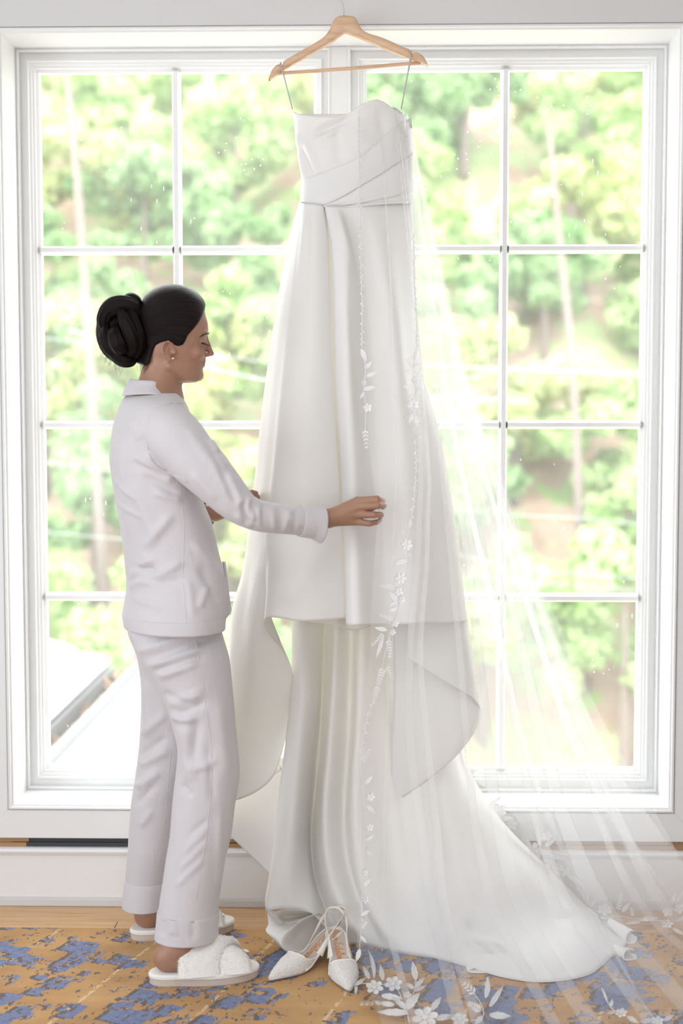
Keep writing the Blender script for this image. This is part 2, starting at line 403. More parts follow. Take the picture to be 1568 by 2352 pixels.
for row, (yy, cnt) in enumerate(((12.0,6),(13.8,7),(15.6,8),(17.6,8),(19.8,9),(22,9),(24.2,9))):
    half = (yy+3.7)*.30
    for i in range(cnt):
        spots.append((-half*1.12-.3+(2*half*1.15)*(i+.5+TR.uniform(-.3,.3))/cnt, yy+TR.uniform(-.8,.8), TR.uniform(1.9,3.0), TR.uniform(.95,1.5)))
for i, (x, y, h, r) in enumerate(spots):
    tree(x, y, h, r, LM[(i*7+TR.randrange(3)) % 5], 100+i, 4400, TR.uniform(-.12,.12))
# bare slender trunks standing up the slope
for i, (px, py0, py1, Y) in enumerate(((185,330,760,13),(1300,560,900,14))):
    a, b = P(px-15, py0, Y), P(px+18, py1, Y); zb = float(hill_z(b[0], Y))
    o = tube('bare_trunk', [(b[0]+.2, Y, zb-.2), b, a, a+np.array([-.15,0,1.5])], [.07,.055,.045,.025], 'bark', n=14, sides=8)
    tag(o, 'slender grey bare trunk standing among hillside foliage', 'tree trunk', 'bare trunks on the hillside')
# utility cables
plain('cable_white', (.24,.27,.27), .5, 20)
cabs = [((60,772),(400,806),(720,842)),((420,830),(640,878),(900,905)),((60,1058),(330,1085),(640,1112)),((980,838),(1230,850),(1500,856)),((940,900),(1200,848),(1500,872)),
        ((1150,1180),(1330,1190),(1500,1205)),((1180,1300),(1330,1318),(1500,1330)),((1180,1335),(1330,1345),(1500,1358)),((60,1215),(300,1240),(620,1262))]
wh = ['upper left window, behind the face','left window, dipping behind the gown','left window, below the collar height','right window, level with the lace sprays','right window, crossing slantwise','right window, halfway down','right window, upper of the low pair','right window, lower of the low pair','left window, low beside the shirt']
for i, (c3, wn) in enumerate(zip(cabs, wh)):
    pts = [P(x, y, 6.5+.05*i) for x, y in c3]
    d0, d1 = pts[0]-pts[1], pts[2]-pts[1]
    pts = [pts[0]+d0*1.2+np.array([0,0,.05]), *pts, pts[2]+d1*1.2+np.array([0,0,.05])]
    o = tube('utility_cable', pts, .0045 if i not in (3,1) else .009, 'cable_white', n=40, sides=6)
    tag(o, 'pale blurred utility cable across the '+wn, 'cable', 'utility cables outside')
# neighbouring shingled roof with gutter
plain('shingle_white', (.50,.49,.48), .8, 5, .3); plain('gutter_grey', (.17,.175,.185), .4, 8); plain('fascia_white', (.30,.31,.28), .6, 6)
plain('dry_leaves', (.34,.22,.15), .9, 20, .5); plain('flashing_dark', (.12,.12,.14), .6, 9)
def quadbox(name, pts, th, mat, parent, nrm=None):
    p = [np.asarray(q, float) for q in pts]
    n = np.cross(p[1]-p[0], p[2]-p[0]); n /= np.linalg.norm(n)
    if nrm is not None and np.dot(n, nrm) < 0: n = -n
    V = p+[q-n*th for q in p]; k = len(p)
    F = [tuple(range(k)), tuple(range(k, 2*k))[::-1]]+[(i, (i+1) % k, (i+1) % k+k, i+k) for i in range(k)]
    o = link(name, V, F, mat); adopt(o, parent); return o
A, B_ = P(100,1735,2.3), P(300,1530,3.6)            # the gutter runs from A (near) to B (far)
ax = B_-A; ax /= np.linalg.norm(ax); side = np.cross(ax, [0,0,1.0]); side /= np.linalg.norm(side)   # side points right
roof = empty('neighbour_roof', tuple(A)); tag(roof, 'white shingled roof with grey gutter outside the lower left panes', 'roof')
L = float(np.linalg.norm(B_-A)); up = np.array([0,0,1.0]); A0 = A-ax*.9; L += .9
slope = -side*.92+up*.34; slope /= np.linalg.norm(slope)
quadbox('roof_deck', [A0-side*.10-up*.02, A0+ax*L-side*.10-up*.02, A0+ax*L-side*.10-up*.02+slope*1.3, A0-side*.10-up*.02+slope*1.3], .05, 'flashing_dark', roof, up)
for r in range(6):
    for k in range(6):
        s0 = (k+(.5 if r % 2 else 0))*L/5.5; s1 = s0+L/5.5-.012
        s0, s1 = min(s0, L), min(s1, L)
        if s1-s0 < .05: continue
        b0 = A0-side*.11+slope*(r*.21); lift = up*.028; 
        quadbox('shingle', [b0+ax*s0+lift, b0+ax*s1+lift, b0+ax*s1+slope*.25+up*.006, b0+ax*s0+slope*.25+up*.006], .02, 'shingle_white', roof, up)
for (o0, o1, h0, h1, nm) in ((-.10,-.09,-.10,-.0,'gutter_back'),(.03,.05,-.10,.03,'gutter_lip'),(-.10,.05,-.11,-.09,'gutter_floor')):
    quadbox(nm, [A0+side*o0+up*h1, A0+ax*L+side*o0+up*h1, A0+ax*L+side*o1+up*h1, A0+side*o1+up*h1], h1-h0, 'gutter_grey', roof, up)
quadbox('fascia_board', [A0+side*.05-up*.03, A0+ax*L+side*.05-up*.03, A0+ax*L+side*.065-up*.03, A0+side*.065-up*.03], .34, 'fascia_white', roof, up)
R5 = np.random.default_rng(5); V, F = [], []
for i in range(260):
    s = R5.uniform(0, L); p = A0+ax*s+side*R5.uniform(-.085,.025)+up*R5.uniform(-.09,-.02-.05*abs(math.sin(s*3)))
    a, b = R5.normal(size=3)*.022, R5.normal(size=3)*.012; V += [p-a, p+b, p+a, p-b]; F.append((4*i,4*i+1,4*i+2,4*i+3))
o = link('gutter_leaves', V, F, 'dry_leaves'); adopt(o, roof); o['kind'] = 'stuff'
lo = A-up*.36
flat = empty('lower_roof', tuple(lo)); tag(flat, 'flat white lower roof below the gutter outside the left window', 'roof')
quadbox('roof_membrane', [lo+side*.05-ax*1.0, lo+side*.05+ax*(L-.2), lo+side*1.6+ax*(L-.6), lo+side*1.6-ax*1.0], .10, 'shingle_white', flat, up)
quadbox('roof_kerb', [lo+side*.3+ax*(L-.22)+up*.05, lo+side*1.6+ax*(L-.62)+up*.05, lo+side*1.6+ax*(L-.55)+up*.05, lo+side*.3+ax*(L-.15)+up*.05], .12, 'gutter_grey', flat, up)
# ------------------------------------------------------------------ rug
t = NT('rug_wool'); v = t.coord()
sn = t.n('ShaderNodeVectorMath', {0: v, 1: (.0032,.0045,1.0)}, operation='SNAP').outputs[0]
slant0 = t.mapping(sn, rot=(0,0,math.radians(21)))
lo = t.noise(t.mapping(sn, sc=(2.3,1.7,0)), 1.0, 2)
lo2 = t.math('MULTIPLY', lo, .70)
def field(dx, dy):
    sl = t.n('ShaderNodeVectorMath', {0: slant0, 1: (dx, dy, 0)}, operation='ADD').outputs[0]
    n1 = t.noise(t.mapping(sl, sc=(26,20,0)), 1.0, 2, .6); n2 = t.noise(t.mapping(sl, sc=(75,60,0)), 1.0, 2, .6)
    wob = t.n('ShaderNodeVectorMath', {0: sl, 1: t.n('ShaderNodeVectorMath', {0: t.noise(sl, 40, 2, .5, 0, 1), 1: (.010,.010,0)}, operation='MULTIPLY').outputs[0]}, operation='ADD').outputs[0]
    v1 = t.n('ShaderNodeTexVoronoi', {'Vector': t.mapping(wob, sc=(19,13,0)), 'Scale': 1.0, 'Randomness': .85}, distance='CHEBYCHEV', feature='F1')
    v2 = t.n('ShaderNodeTexVoronoi', {'Vector': t.mapping(wob, sc=(48,34,0)), 'Scale': 1.0, 'Randomness': .85}, distance='CHEBYCHEV', feature='F1')
    c1 = t.n('ShaderNodeSeparateColor', {0: v1.outputs['Color']}).outputs[0]; c2 = t.n('ShaderNodeSeparateColor', {0: v2.outputs['Color']}).outputs[0]
    gap = t.math('MULTIPLY', t.math('GREATER_THAN', v1.outputs['Distance'], .47), .22)
    s_ = t.math('ADD', t.math('MULTIPLY', c1, .30), t.math('MULTIPLY', c2, .22))
    s_ = t.math('ADD', s_, t.math('MULTIPLY', n1, .28)); s_ = t.math('ADD', s_, t.math('MULTIPLY', n2, .26))
    return t.math('SUBTRACT', t.math('ADD', s_, lo2), gap), n2
s0, n2 = field(0, 0); s1, _ = field(.011, .007)
TH_ = .895
blue = t.math('GREATER_THAN', s0, TH_); brown = t.math('GREATER_THAN', s1, TH_-.01)
n3 = t.noise(t.mapping(slant0, sc=(70,36,0)), 1.0, 2); br2 = t.math('MULTIPLY', t.math('GREATER_THAN', n3, .61), t.math('GREATER_THAN', s0, TH_-.16))
brown = t.math('MAXIMUM', brown, br2)
gold = t.ramp(t.noise(t.mapping(sn, sc=(5,9,0)), 1.0, 4, .6), [(.3,(.40,.185,.035)),(.5,(.51,.26,.06)),(.7,(.60,.33,.10))])
pale = t.math('MULTIPLY', t.math('GREATER_THAN', t.n('ShaderNodeTexWave', {'Vector': t.mapping(sn, rot=(0,0,math.radians(19))), 'Scale': 1.1, 'Distortion': .9, 'Detail': 2}, bands_direction='X').outputs[1], .9978), t.math('GREATER_THAN', n3, .47))
gold = t.mix(t.math('MULTIPLY', pale, .75), gold, (.80,.60,.34))
bl = t.ramp(n2, [(.3,(.10,.14,.28)),(.6,(.15,.20,.37)),(.8,(.23,.29,.46))])
c = t.mix(brown, gold, (.095,.06,.058)); c = t.mix(t.math('MULTIPLY', blue, t.math('LESS_THAN', n3, .66)), c, bl)
fine = t.noise(t.mapping(v, sc=(1,1,1)), 420, 2)
c = t.mix(t.math('MULTIPLY', fine, .25), c, t.mix(.5, c, (.25,.17,.10)))
M['rug_wool'] = t.end(t.bsdf(c, .95, t.bump(fine, .7, .003), Sheen_Weight=.25))
ry1 = float(PF(60,2130,RUGZ)[1])
rug = box('area_rug', -2.2, 2.1, -3.1, ry1, 0.0, RUGZ, 'rug_wool', bevel=.002)
tag(rug, 'golden rug with blue and dark brown broken patches under the slippers', 'rug')
# ------------------------------------------------------------------ fabrics
def cloth(name, col, back, tl, rough=.55, weave=900, wb=.06, sheen=.2):
    t = NT(name); v = t.coord(); f = t.noise(v, 9, 4)
    g = t.noise(v, weave, 1)
    c = t.mix(f, tuple(x*.97 for x in col), col)
    p = t.bsdf(c, rough, t.bump(g, wb, .0006), Sheen_Weight=sheen)
    tr = t.n('ShaderNodeBsdfTranslucent', {0: (*back, 1)})
    M[name] = t.end(t.n('ShaderNodeMixShader', {0: tl, 1: p, 2: tr.outputs[0]}).outputs[0])
cloth('gown_satin', (.95,.94,.935), (1.0,.95,.84), .23, .42)
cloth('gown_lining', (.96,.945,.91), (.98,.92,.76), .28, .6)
t = NT('tulle'); v = t.coord(); 
dfm = t.n('ShaderNodeMixShader', {0: .5, 1: t.n('ShaderNodeBsdfDiffuse', {0: (.97,.97,.98,1)}).outputs[0], 2: t.n('ShaderNodeBsdfTranslucent', {0: (.97,.97,.98,1)}).outputs[0]})
op = t.math('MULTIPLY_ADD', t.noise(v, 14, 3), .035, .15)
M['tulle'] = t.end(t.n('ShaderNodeMixShader', {0: op, 1: t.n('ShaderNodeBsdfTransparent').outputs[0], 2: dfm.outputs[0]}).outputs[0])
cloth('lace_thread', (.93,.925,.925), (.9,.9,.9), .22, .6, 700, .3)
# ------------------------------------------------------------------ hanger
t = NT('hanger_wood'); v = t.coord(); g = t.noise(t.mapping(v, sc=(9,9,60)), 2.0, 5, .6, .4)
kn = t.n('ShaderNodeTexVoronoi', {'Vector': v, 'Scale': 17.0}).outputs[0]
c = t.ramp(g, [(.25,(.60,.36,.21)),(.5,(.72,.48,.31)),(.8,(.80,.58,.42))]); c = t.mix(t.math('MULTIPLY', t.math('LESS_THAN', kn, .06), .6), c, (.3,.14,.07))
M['hanger_wood'] = t.end(t.bsdf(c, .45, t.bump(g, .08, .002)))
plain('wire_steel', (.62,.62,.63), .25, Metallic=1.0)
hx = lambda u, v: (600+u/3.92, v/3.92)
top = [(60,715),(75,670),(100,620),(140,580),(165,575),(180,592),(190,580),(205,545),(300,488),(400,430),(520,360),(580,310),(620,250),(645,185),(680,150),(740,135),(800,140),(850,160),(890,240),(950,290),(1100,340),(1290,425),(1330,440),(1350,482),(1360,485),(1380,465),(1430,480),(1470,520),(1500,585)]
bot = [(75,706),(110,686),(150,660),(200,620),(245,594),(330,545),(420,494),(520,436),(600,390),(650,360),(690,330),(720,308),(740,294),(755,290),(775,296),(805,305),(860,326),(940,358),(1040,402),(1120,437),(1200,468),(1290,503),(1345,525),(1370,535),(1400,545),(1430,556),(1455,566),(1480,576),(1500,586)]
YH0, YH1 = -.082, -.060
hang = empty('coat_hanger', tuple(P(789,40,-.07))); tag(hang, 'natural wooden coat hanger with a trouser bar holding up the gown', 'hanger')
def hrow(arr, Y): return np.array([P(*hx(u, v), Y) for u, v in arr])
a, b = catmull(hrow(top, 0)*0+hrow(top, YH0), 90), catmull(hrow(bot, YH0), 90)
dy = np.array([0, YH1-YH0, 0]); ins = .12
ring = [b+dy*.15, b*(1-.0)+dy*0+(a-b)*.06, a*.94+b*.06, a+dy*.15, a+dy*.85, a*.94+b*.06+dy, b*.94+a*.06+dy, b+dy*.85]
G = np.stack(ring, 1); V = G.reshape(-1, 3); F = grid_faces(90, 8, True)+[tuple(range(8)), tuple(range(89*8, 90*8))[::-1]]
adopt(link('hanger_body', V, F, 'hanger_wood', None, True), hang)
adopt(tube('trouser_bar', [P(*hx(150,662), -.071), P(*hx(800,616), -.071), P(*hx(1432,566), -.071)], .0048, 'hanger_wood', n=12), hang)
hk = [P(789,36,-.071), P(789,22,-.071), P(786,8,-.072), P(781,-8,-.072), P(779,-30,-.068), P(784,-62,-.05), P(789,-84,-.02), P(789,-90,.0), P(789,-84,.005)]
adopt(tube('hook', hk, .0016, 'wire_steel', n=40, sides=8), hang)
# ------------------------------------------------------------------ gown
gown = empty('wedding_gown', tuple(PF(850,2150,0))); tag(gown, 'white strapless satin wedding gown with long train hanging at the window', 'dress')
def dress(name, G, mat='gown_satin', thick=.0012, wrap=False, par=None, **kw):
    o = sheet(name, G, mat, None, thick, wrap, **kw); adopt(o, gown)
    if par is not None: o.parent = par; o.matrix_parent_inverse = par.matrix_world.inverted() if False else Matrix.Identity(4)
    return o
def interp(tbl, x): 
    a = np.array(tbl, float); return np.interp(x, a[:, 0], a[:, 1])
BL = [(228,672),(250,672),(300,677),(350,684),(400,692),(440,690),(468,688)]
BR = [(228,915),(245,922),(265,932),(300,944),(360,950),(420,950),(468,946)]
NK = [(660,246),(672,248),(700,262),(740,268),(790,268),(820,258),(850,241),(875,231),(893,228),(908,234),(918,243),(932,264),(960,268)]
YC, YD = -.115, .078
def bodY(px, py, off=0):
    l, r = interp(BL, py), interp(BR, py); s = np.clip((px-(l+r)/2)/((r-l)/2), -1, 1)
    return YC-YD*np.sqrt(np.maximum(0, 1-abs(s)**2.3))-off
nr, nc = 60, 140; G = np.zeros((nr, nc, 3)); ang = np.linspace(0, 2*math.pi, nc, endpoint=False)
for j, a in enumerate(ang):
    s = -math.cos(a); front = math.sin(a) >= 0
    for i in range(nr):
        tt = i/(nr-1); py = 468.
        for it in range(3):
            l, r = interp(BL, py), interp(BR, py); px = (l+r)/2+s*(r-l)/2
            if it == 0: top_py = interp(NK, px) if front else 262
            py = top_py+(468-top_py)*tt
        Y = YC-YD*np.sign(math.sin(a))*abs(math.sin(a))**.87
        G[i, j] = P(px, py, Y)
G = wrinkle(G, [(716,312,812,266,9,-.012),(720,322,775,298,7,.006),(681,300,702,420,7,.006),(686,330,718,410,6,-.006),(700,320,730,400,7,.005),(772,300,780,380,12,-.005),(830,300,850,350,14,.004),(870,250,880,320,12,-.004),(905,260,900,340,9,.004)], True)
dress('bodice', G, 'gown_satin', .0015, True)
# crossed bands wrapped round the bodice
def band(name, A, B, off, n=60, m=14):
    a = catmull(A, n); b = catmull(B, n); G = np.zeros((m, n, 3))
    for i in range(m):
        s = i/(m-1); q = a*(1-s)+b*s
        for j in range(n):
            G[i, j] = P(q[j,0], q[j,1], bodY(q[j,0], q[j,1], off+.004*math.sin(math.pi*s)+ (0.002 if i in (0,m-1) else .0)))
    dress(name, G, 'gown_satin', .0015)
band('wrap_band', [(692,413),(730,399),(780,380),(822,362),(860,335),(900,296),(944,270)], [(690,466),(715,470),(744,471),(790,450),(830,426),(880,396),(950,350)], .004)
band('wrap_band', [(744,471),(790,449),(830,425),(880,395),(950,349)], [(746,474),(800,470),(850,462),(900,452),(948,440)], .0015)
band('waist_seam', [(689,465),(740,471),(800,472),(860,466),(910,462),(946,460)], [(689,470),(740,476),(800,477),(860,471),(910,467),(946,465)], .003, m=5)
plain('strap_ribbon', (.52,.50,.49), .5)
for nm, a, b in (('strap', (645,148), (671,250)), ('strap', (945,122), (921,250))):
    pa, pb = P(*a, -.071), P(*b, -.13)
    for dd in (-.0035, .0035):
        q = [pa+np.array([dd*.3,dd*3.4,0]), (pa+pb)/2+np.array([0,dd*1.5,0]), pb+np.array([0,dd,0])]
        adopt(tube(nm, q, .0017, 'strap_ribbon', n=10, sides=6), gown)
    bdp = [pa+np.array([0,-.013,.0]), pa+np.array([0,-.009,.003]), pa+np.array([0,.009,.003]), pa+np.array([0,.012,.0])]
    adopt(tube('strap', bdp, .0013, 'strap_ribbon', n=10, sides=6), gown)
L = px_line
K = [
 [(700,462,-.06),(690,560,-.05),(672,700,-.05),(650,900,-.045),(632,1100,-.045),(612,1300,-.045),(600,1500,-.05),(610,1690,-.07),(648,1768,-.10)],
 [(688,464,-.115),(662,560,-.13),(637,700,-.14),(608,900,-.15),(586,1100,-.16),(560,1300,-.17),(532,1415,-.175),(525,1600,-.17),(530,1750,-.16),(541,1838,-.15)],
 [(690,465,-.15),(668,560,-.17),(645,700,-.20),(619,900,-.22),(599,1100,-.24),(577,1300,-.25),(560,1450,-.25),(562,1600,-.225),(592,1720,-.18),(632,1775,-.155)],
 [(695,466,-.165),(679,560,-.20),(660,700,-.235),(637,900,-.265),(618,1100,-.29),(598,1300,-.305),(597,1400,-.30),(612,1465,-.275),(645,1510,-.23),(672,1550,-.185)],
 [(702,467,-.178),(690,560,-.215),(676,700,-.255),(655,900,-.295),(638,1100,-.325),(618,1300,-.34),(606,1428,-.345)],
 [(722,468,-.19),(722,560,-.235),(718,700,-.28),(710,900,-.32),(702,1100,-.35),(698,1300,-.37),(698,1427,-.375)],
 [(739,471,-.19),(752,560,-.222),(759,700,-.262),(766,900,-.297),(779,1100,-.327),(788,1300,-.347),(791,1421,-.352)],
 [(745,472,-.175),(757,560,-.205),(763,700,-.245),(770,900,-.28),(782,1100,-.312),(791,1300,-.33),(795,1420,-.335)],
 [(748,473,-.195),(764,560,-.25),(770,700,-.298),(775,900,-.335),(787,1100,-.365),(795,1300,-.385),(797,1435,-.39)],
 [(768,473,-.203),(792,560,-.27),(800,700,-.325),(806,900,-.36),(815,1100,-.39),(822,1300,-.405),(826,1436,-.41)],
 [(795,474,-.20),(824,600,-.25),(842,700,-.275),(856,900,-.305),(866,1100,-.335),(876,1300,-.355),(882,1435,-.365)],
 [(845,470,-.19),(872,560,-.24),(898,700,-.28),(918,900,-.315),(935,1100,-.345),(950,1300,-.362),(955,1433,-.37)],
 [(905,468,-.16),(915,560,-.195),(928,700,-.23),(945,880,-.26),(985,1080,-.285),(1015,1300,-.30),(1025,1431,-.305)],
 [(946,466,-.11),(950,560,-.13),(957,700,-.15),(968,850,-.17),(1010,1000,-.18),(1045,1200,-.2),(1072,1425,-.2)],
 [(930,466,-.05),(935,560,-.05),(945,700,-.05),(962,900,-.05),(992,1100,-.05),(1022,1300,-.06),(1042,1420,-.06)],
]
G = fan_u([L(k) for k in K], 150, 12)
G = wrinkle(G, [(703,478,686,640,6,.004),(716,480,712,620,5,-.004),(776,480,812,620,6,.004),(640,1390,760,1230,30,.006),(860,700,880,1300,24,.006),(800,640,830,1000,12,-.004)])
skirt = dress('skirt_front', G)
# lining that shows under the front hem
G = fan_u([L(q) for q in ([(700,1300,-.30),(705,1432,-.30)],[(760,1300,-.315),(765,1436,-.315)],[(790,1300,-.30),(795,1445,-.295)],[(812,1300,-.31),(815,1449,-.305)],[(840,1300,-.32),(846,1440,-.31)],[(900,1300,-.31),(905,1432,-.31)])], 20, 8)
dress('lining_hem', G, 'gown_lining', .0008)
# strip added in the centre pleat, coloured yellow like light glowing through
cloth('pleat_glow_strip', (.95,.905,.76), (1.0,.93,.72), .42, .5)
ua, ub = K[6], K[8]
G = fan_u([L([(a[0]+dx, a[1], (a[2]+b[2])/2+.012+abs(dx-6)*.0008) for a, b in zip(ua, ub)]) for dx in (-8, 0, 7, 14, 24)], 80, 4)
dress('pleat_glow_strip', G, 'pleat_glow_strip', .0006)
# turned-back side fold on the right
G = fan_u([L(q) for q in ([(900,1380,-.19),(905,1550,-.20),(900,1700,-.21),(895,1851,-.22)],[(960,1380,-.20),(975,1550,-.215),(975,1690,-.22),(950,1815,-.225)],[(1020,1380,-.20),(1040,1560,-.215),(1045,1680,-.215),(1010,1770,-.215)],[(1055,1400,-.17),(1082,1560,-.19),(1092,1650,-.195),(1055,1728,-.20)],[(1068,1400,-.13),(1092,1560,-.15),(1105,1635,-.165),(1092,1676,-.175)],[(1060,1400,-.09),(1085,1570,-.11),(1100,1630,-.12),(1088,1660,-.13)])], 50, 10)
dress('side_fold', G)
G = fan_u([L(q) for q in ([(930,1390,-.235),(935,1460,-.24),(938,1512,-.245)],[(975,1390,-.245),(980,1470,-.25),(977,1538,-.255)],[(1020,1390,-.24),(1030,1480,-.245),(1035,1573,-.25)],[(1055,1395,-.215),(1070,1500,-.225),(1078,1598,-.23)],[(1070,1400,-.17),(1088,1530,-.185),(1100,1622,-.19)],[(1062,1400,-.12),(1084,1530,-.14),(1102,1634,-.165)])], 40, 10)
dress('side_fold', G)
# back layer low on the left
G = fan_u([L(q) for q in ([(500,1780,-.02),(505,1850,-.025),(505,1900,-.03)],[(545,1770,-.03),(540,1850,-.035),(532,1924,-.04)],[(590,1760,-.04),(585,1880,-.055),(578,1968,-.06)],[(650,1740,-.06),(640,1900,-.09),(636,2025,-.10)],[(700,1740,-.06),(690,1900,-.10),(700,2080,-.13)])], 40, 10)
dress('train_back_layer', G)
# the train, falling from the back of the waist and spreading over the rug
T = [
 [(705,470,-.04),(700,900,-.04),(700,1300,-.06),(705,1600,-.10),(700,1800,-.14),(690,1950,-.16),(700,2080,'f',.03)],
 [(700,470,-.05),(684,900,-.07),(672,1300,-.12),(669,1550,-.165),(656,1700,-.205),(641,1820,-.24),(630,1925,-.27),(619,2010,-.295),(610,2065,-.305),(612,2092,-.312)],
 [(720,470,-.06),(702,900,-.09),(690,1300,-.15),(696,1550,-.20),(688,1700,-.25),(676,1850,-.29),(668,1950,-.31),(660,2040,-.325),(655,2088,-.325)],
 [(735,470,-.05),(735,900,-.05),(738,1300,-.10),(734,1500,-.135),(726,1650,-.165),(712,1800,-.19),(702,1930,-.22),(708,2040,-.27),(714,2097,-.305)],
 [(742,470,-.04),(745,900,-.04),(748,1300,-.06),(744,1500,-.08),(738,1650,-.10),(726,1800,-.125),(716,1930,-.15),(730,2040,-.20),(780,2165,'f')],
 [(760,470,-.05),(768,900,-.07),(772,1300,-.14),(768,1500,-.19),(756,1700,-.23),(744,1850,-.26),(748,1970,-.28),(780,2080,-.29),(840,2172,'f')],
 [(785,470,-.04),(795,900,-.05),(806,1300,-.11),(806,1500,-.14),(800,1700,-.17),(790,1850,-.20),(796,1970,-.235),(830,2080,-.265),(880,2180,'f')],
 [(800,470,-.05),(815,900,-.08),(830,1300,-.17),(830,1450,-.205),(824,1650,-.245),(815,1800,-.27),(820,1950,-.295),(850,2080,-.315),(920,2190,'f')],
 [(850,470,-.04),(880,900,-.06),(890,1300,-.12),(895,1500,-.155),(895,1700,-.19),(898,1850,-.225),(915,2000,-.275),(950,2100,-.31),(1005,2203,'f')],
 [(885,470,-.035),(920,900,-.05),(940,1300,-.12),(948,1550,-.16),(955,1750,-.205),(975,1900,-.255),(1005,2020,-.30),(1040,2130,-.345),(1075,2222,'f')],
 [(900,470,-.035),(940,900,-.05),(965,1300,-.09),(978,1550,-.12),(995,1750,-.17),(1025,1900,-.23),(1070,2040,-.30),(1115,2140,-.35),(1160,2246,'f')],
 [(915,470,-.035),(955,900,-.05),(990,1300,-.08),(1010,1600,-.12),(1022,1750,-.165),(1055,1900,-.23),(1120,2040,-.295),(1190,2145,'f',.062),(1250,2256,'f')],
 [(925,470,-.035),(965,900,-.045),(1008,1300,-.07),(1032,1600,-.10),(1045,1750,-.135),(1092,1880,-.19),(1175,2010,-.25),(1265,2120,'f',.07),(1350,2240,'f')],
 [(932,470,-.035),(970,900,-.04),(1014,1300,-.055),(1040,1600,-.075),(1058,1750,-.10),(1115,1870,-.15),(1205,1985,-.19),(1310,2090,'f',.08),(1402,2200,'f')],
 [(936,470,-.03),(975,900,-.035),(1020,1300,-.045),(1046,1600,-.06),(1068,1755,-.08),(1132,1868,-.11),(1222,1965,-.13),(1330,2068,'f',.05),(1432,2178,'f')],
 [(930,470,-.02),(970,900,-.02),(1015,1300,-.03),(1040,1600,-.035),(1070,1750,-.05),(1140,1870,-.07),(1235,1970,-.085),(1350,2085,'f',.025),(1448,2140,'f')],
]
G = fan_u([L(k) for k in T], 150, 10)
G = wrinkle(G, [(1065,2165,1160,2178,6,.010),(1090,2185,1200,2190,6,-.006),(1060,2130,1085,2118,5,.006),(1140,2200,1230,2225,7,.006),(1290,2085,1380,2098,6,.007),(1270,2110,1340,2104,6,-.005),(880,1600,930,2050,16,.010),(1010,1800,1080,2080,16,.008)])
G[..., 2] = np.maximum(G[..., 2], RUGZ+.002)
dress('train', G)
# curled hem mouths
def curl(c0, c1, ax, ay, rot, dY, floor=True):
    """open cloth tube: mouth ellipse centre c0 (px,py), tail c1, semi axes in px"""
    ctr0 = np.array(c0); ctr1 = np.array(c1); rows = []
    th = np.linspace(-.35, 2*math.pi-.35-.9, 40)
    for i in range(18):
        s = i/17; cc = ctr0*(1-s)+ctr1*s; r = 1-.55*s
        q = np.stack([ax*r*np.cos(th), ay*r*np.sin(th)], 1); cr, sr = math.cos(rot), math.sin(rot)
        q = np.stack([q[:,0]*cr-q[:,1]*sr, q[:,0]*sr+q[:,1]*cr], 1)+cc
        Y = dY[0]*(1-s)+dY[1]*s
        rows.append([P(x, y, Y-.01*math.sin(a)) for (x, y), a in zip(q, th)])
    G = np.array(rows); G[..., 2] = np.maximum(G[..., 2], RUGZ+.002)
    dress('hem_curl', G, 'gown_satin', .0015)
for nm, ln in (('hem_roll', [[(612,2088,-.312),(616,2122,-.345),(610,2138,-.365),(625,2154,-.385),(645,2176,-.392),(657,2185,-.392)],[(638,2118,-.318),(643,2132,-.358),(631,2146,-.383),(638,2160,-.397),(648,2175,-.399),(658,2185,-.394)],[(672,2120,-.312),(662,2133,-.355),(645,2147,-.384),(644,2163,-.398),(650,2176,-.398),(659,2185,-.394)],[(733,2096,-.300),(690,2114,-.335),(656,2146,-.380),(648,2164,-.395),(652,2177,-.395),(659,2185,-.392)]]),
               ('hem_mouth', [[(733,2096,-.298),(690,2115,-.333),(657,2147,-.378),(649,2165,-.393),(653,2178,-.393),(660,2186,-.390)],[(740,2104,-.27),(712,2124,-.285),(684,2147,-.31),(670,2164,-.34),(668,2176,-.365),(674,2187,-.385)],[(746,2122,-.25),(732,2140,-.26),(716,2156,-.28),(702,2168,-.31),(696,2177,-.34),(698,2184,-.372)],[(752,2140,-.26),(748,2150,-.27),(738,2160,-.29),(726,2168,-.31),(716,2174,-.34),(712,2179,-.365)]]),
               ('hem_mouth', [[(611,2086,-.316),(622,2104,-.318),(639,2120,-.320)],[(632,2094,-.325),(638,2106,-.30),(648,2122,-.318)],[(650,2089,-.322),(652,2106,-.27),(658,2123,-.315)],[(690,2090,-.315),(690,2104,-.26),(688,2115,-.325)],[(720,2097,-.302),(724,2098,-.28),(733,2097,-.300)]])):
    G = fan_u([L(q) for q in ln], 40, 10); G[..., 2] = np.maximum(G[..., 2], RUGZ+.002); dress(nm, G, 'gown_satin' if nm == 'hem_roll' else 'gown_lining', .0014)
curl((1102,2240), (1075,2190), 29, 17, .1, (-.455,-.38))
curl((1447,2197), (1405,2175), 15, 17, .2, (-.37,-.30))
curl((1450,2155), (1400,2118), 12, 18, .25, (-.26,-.18))
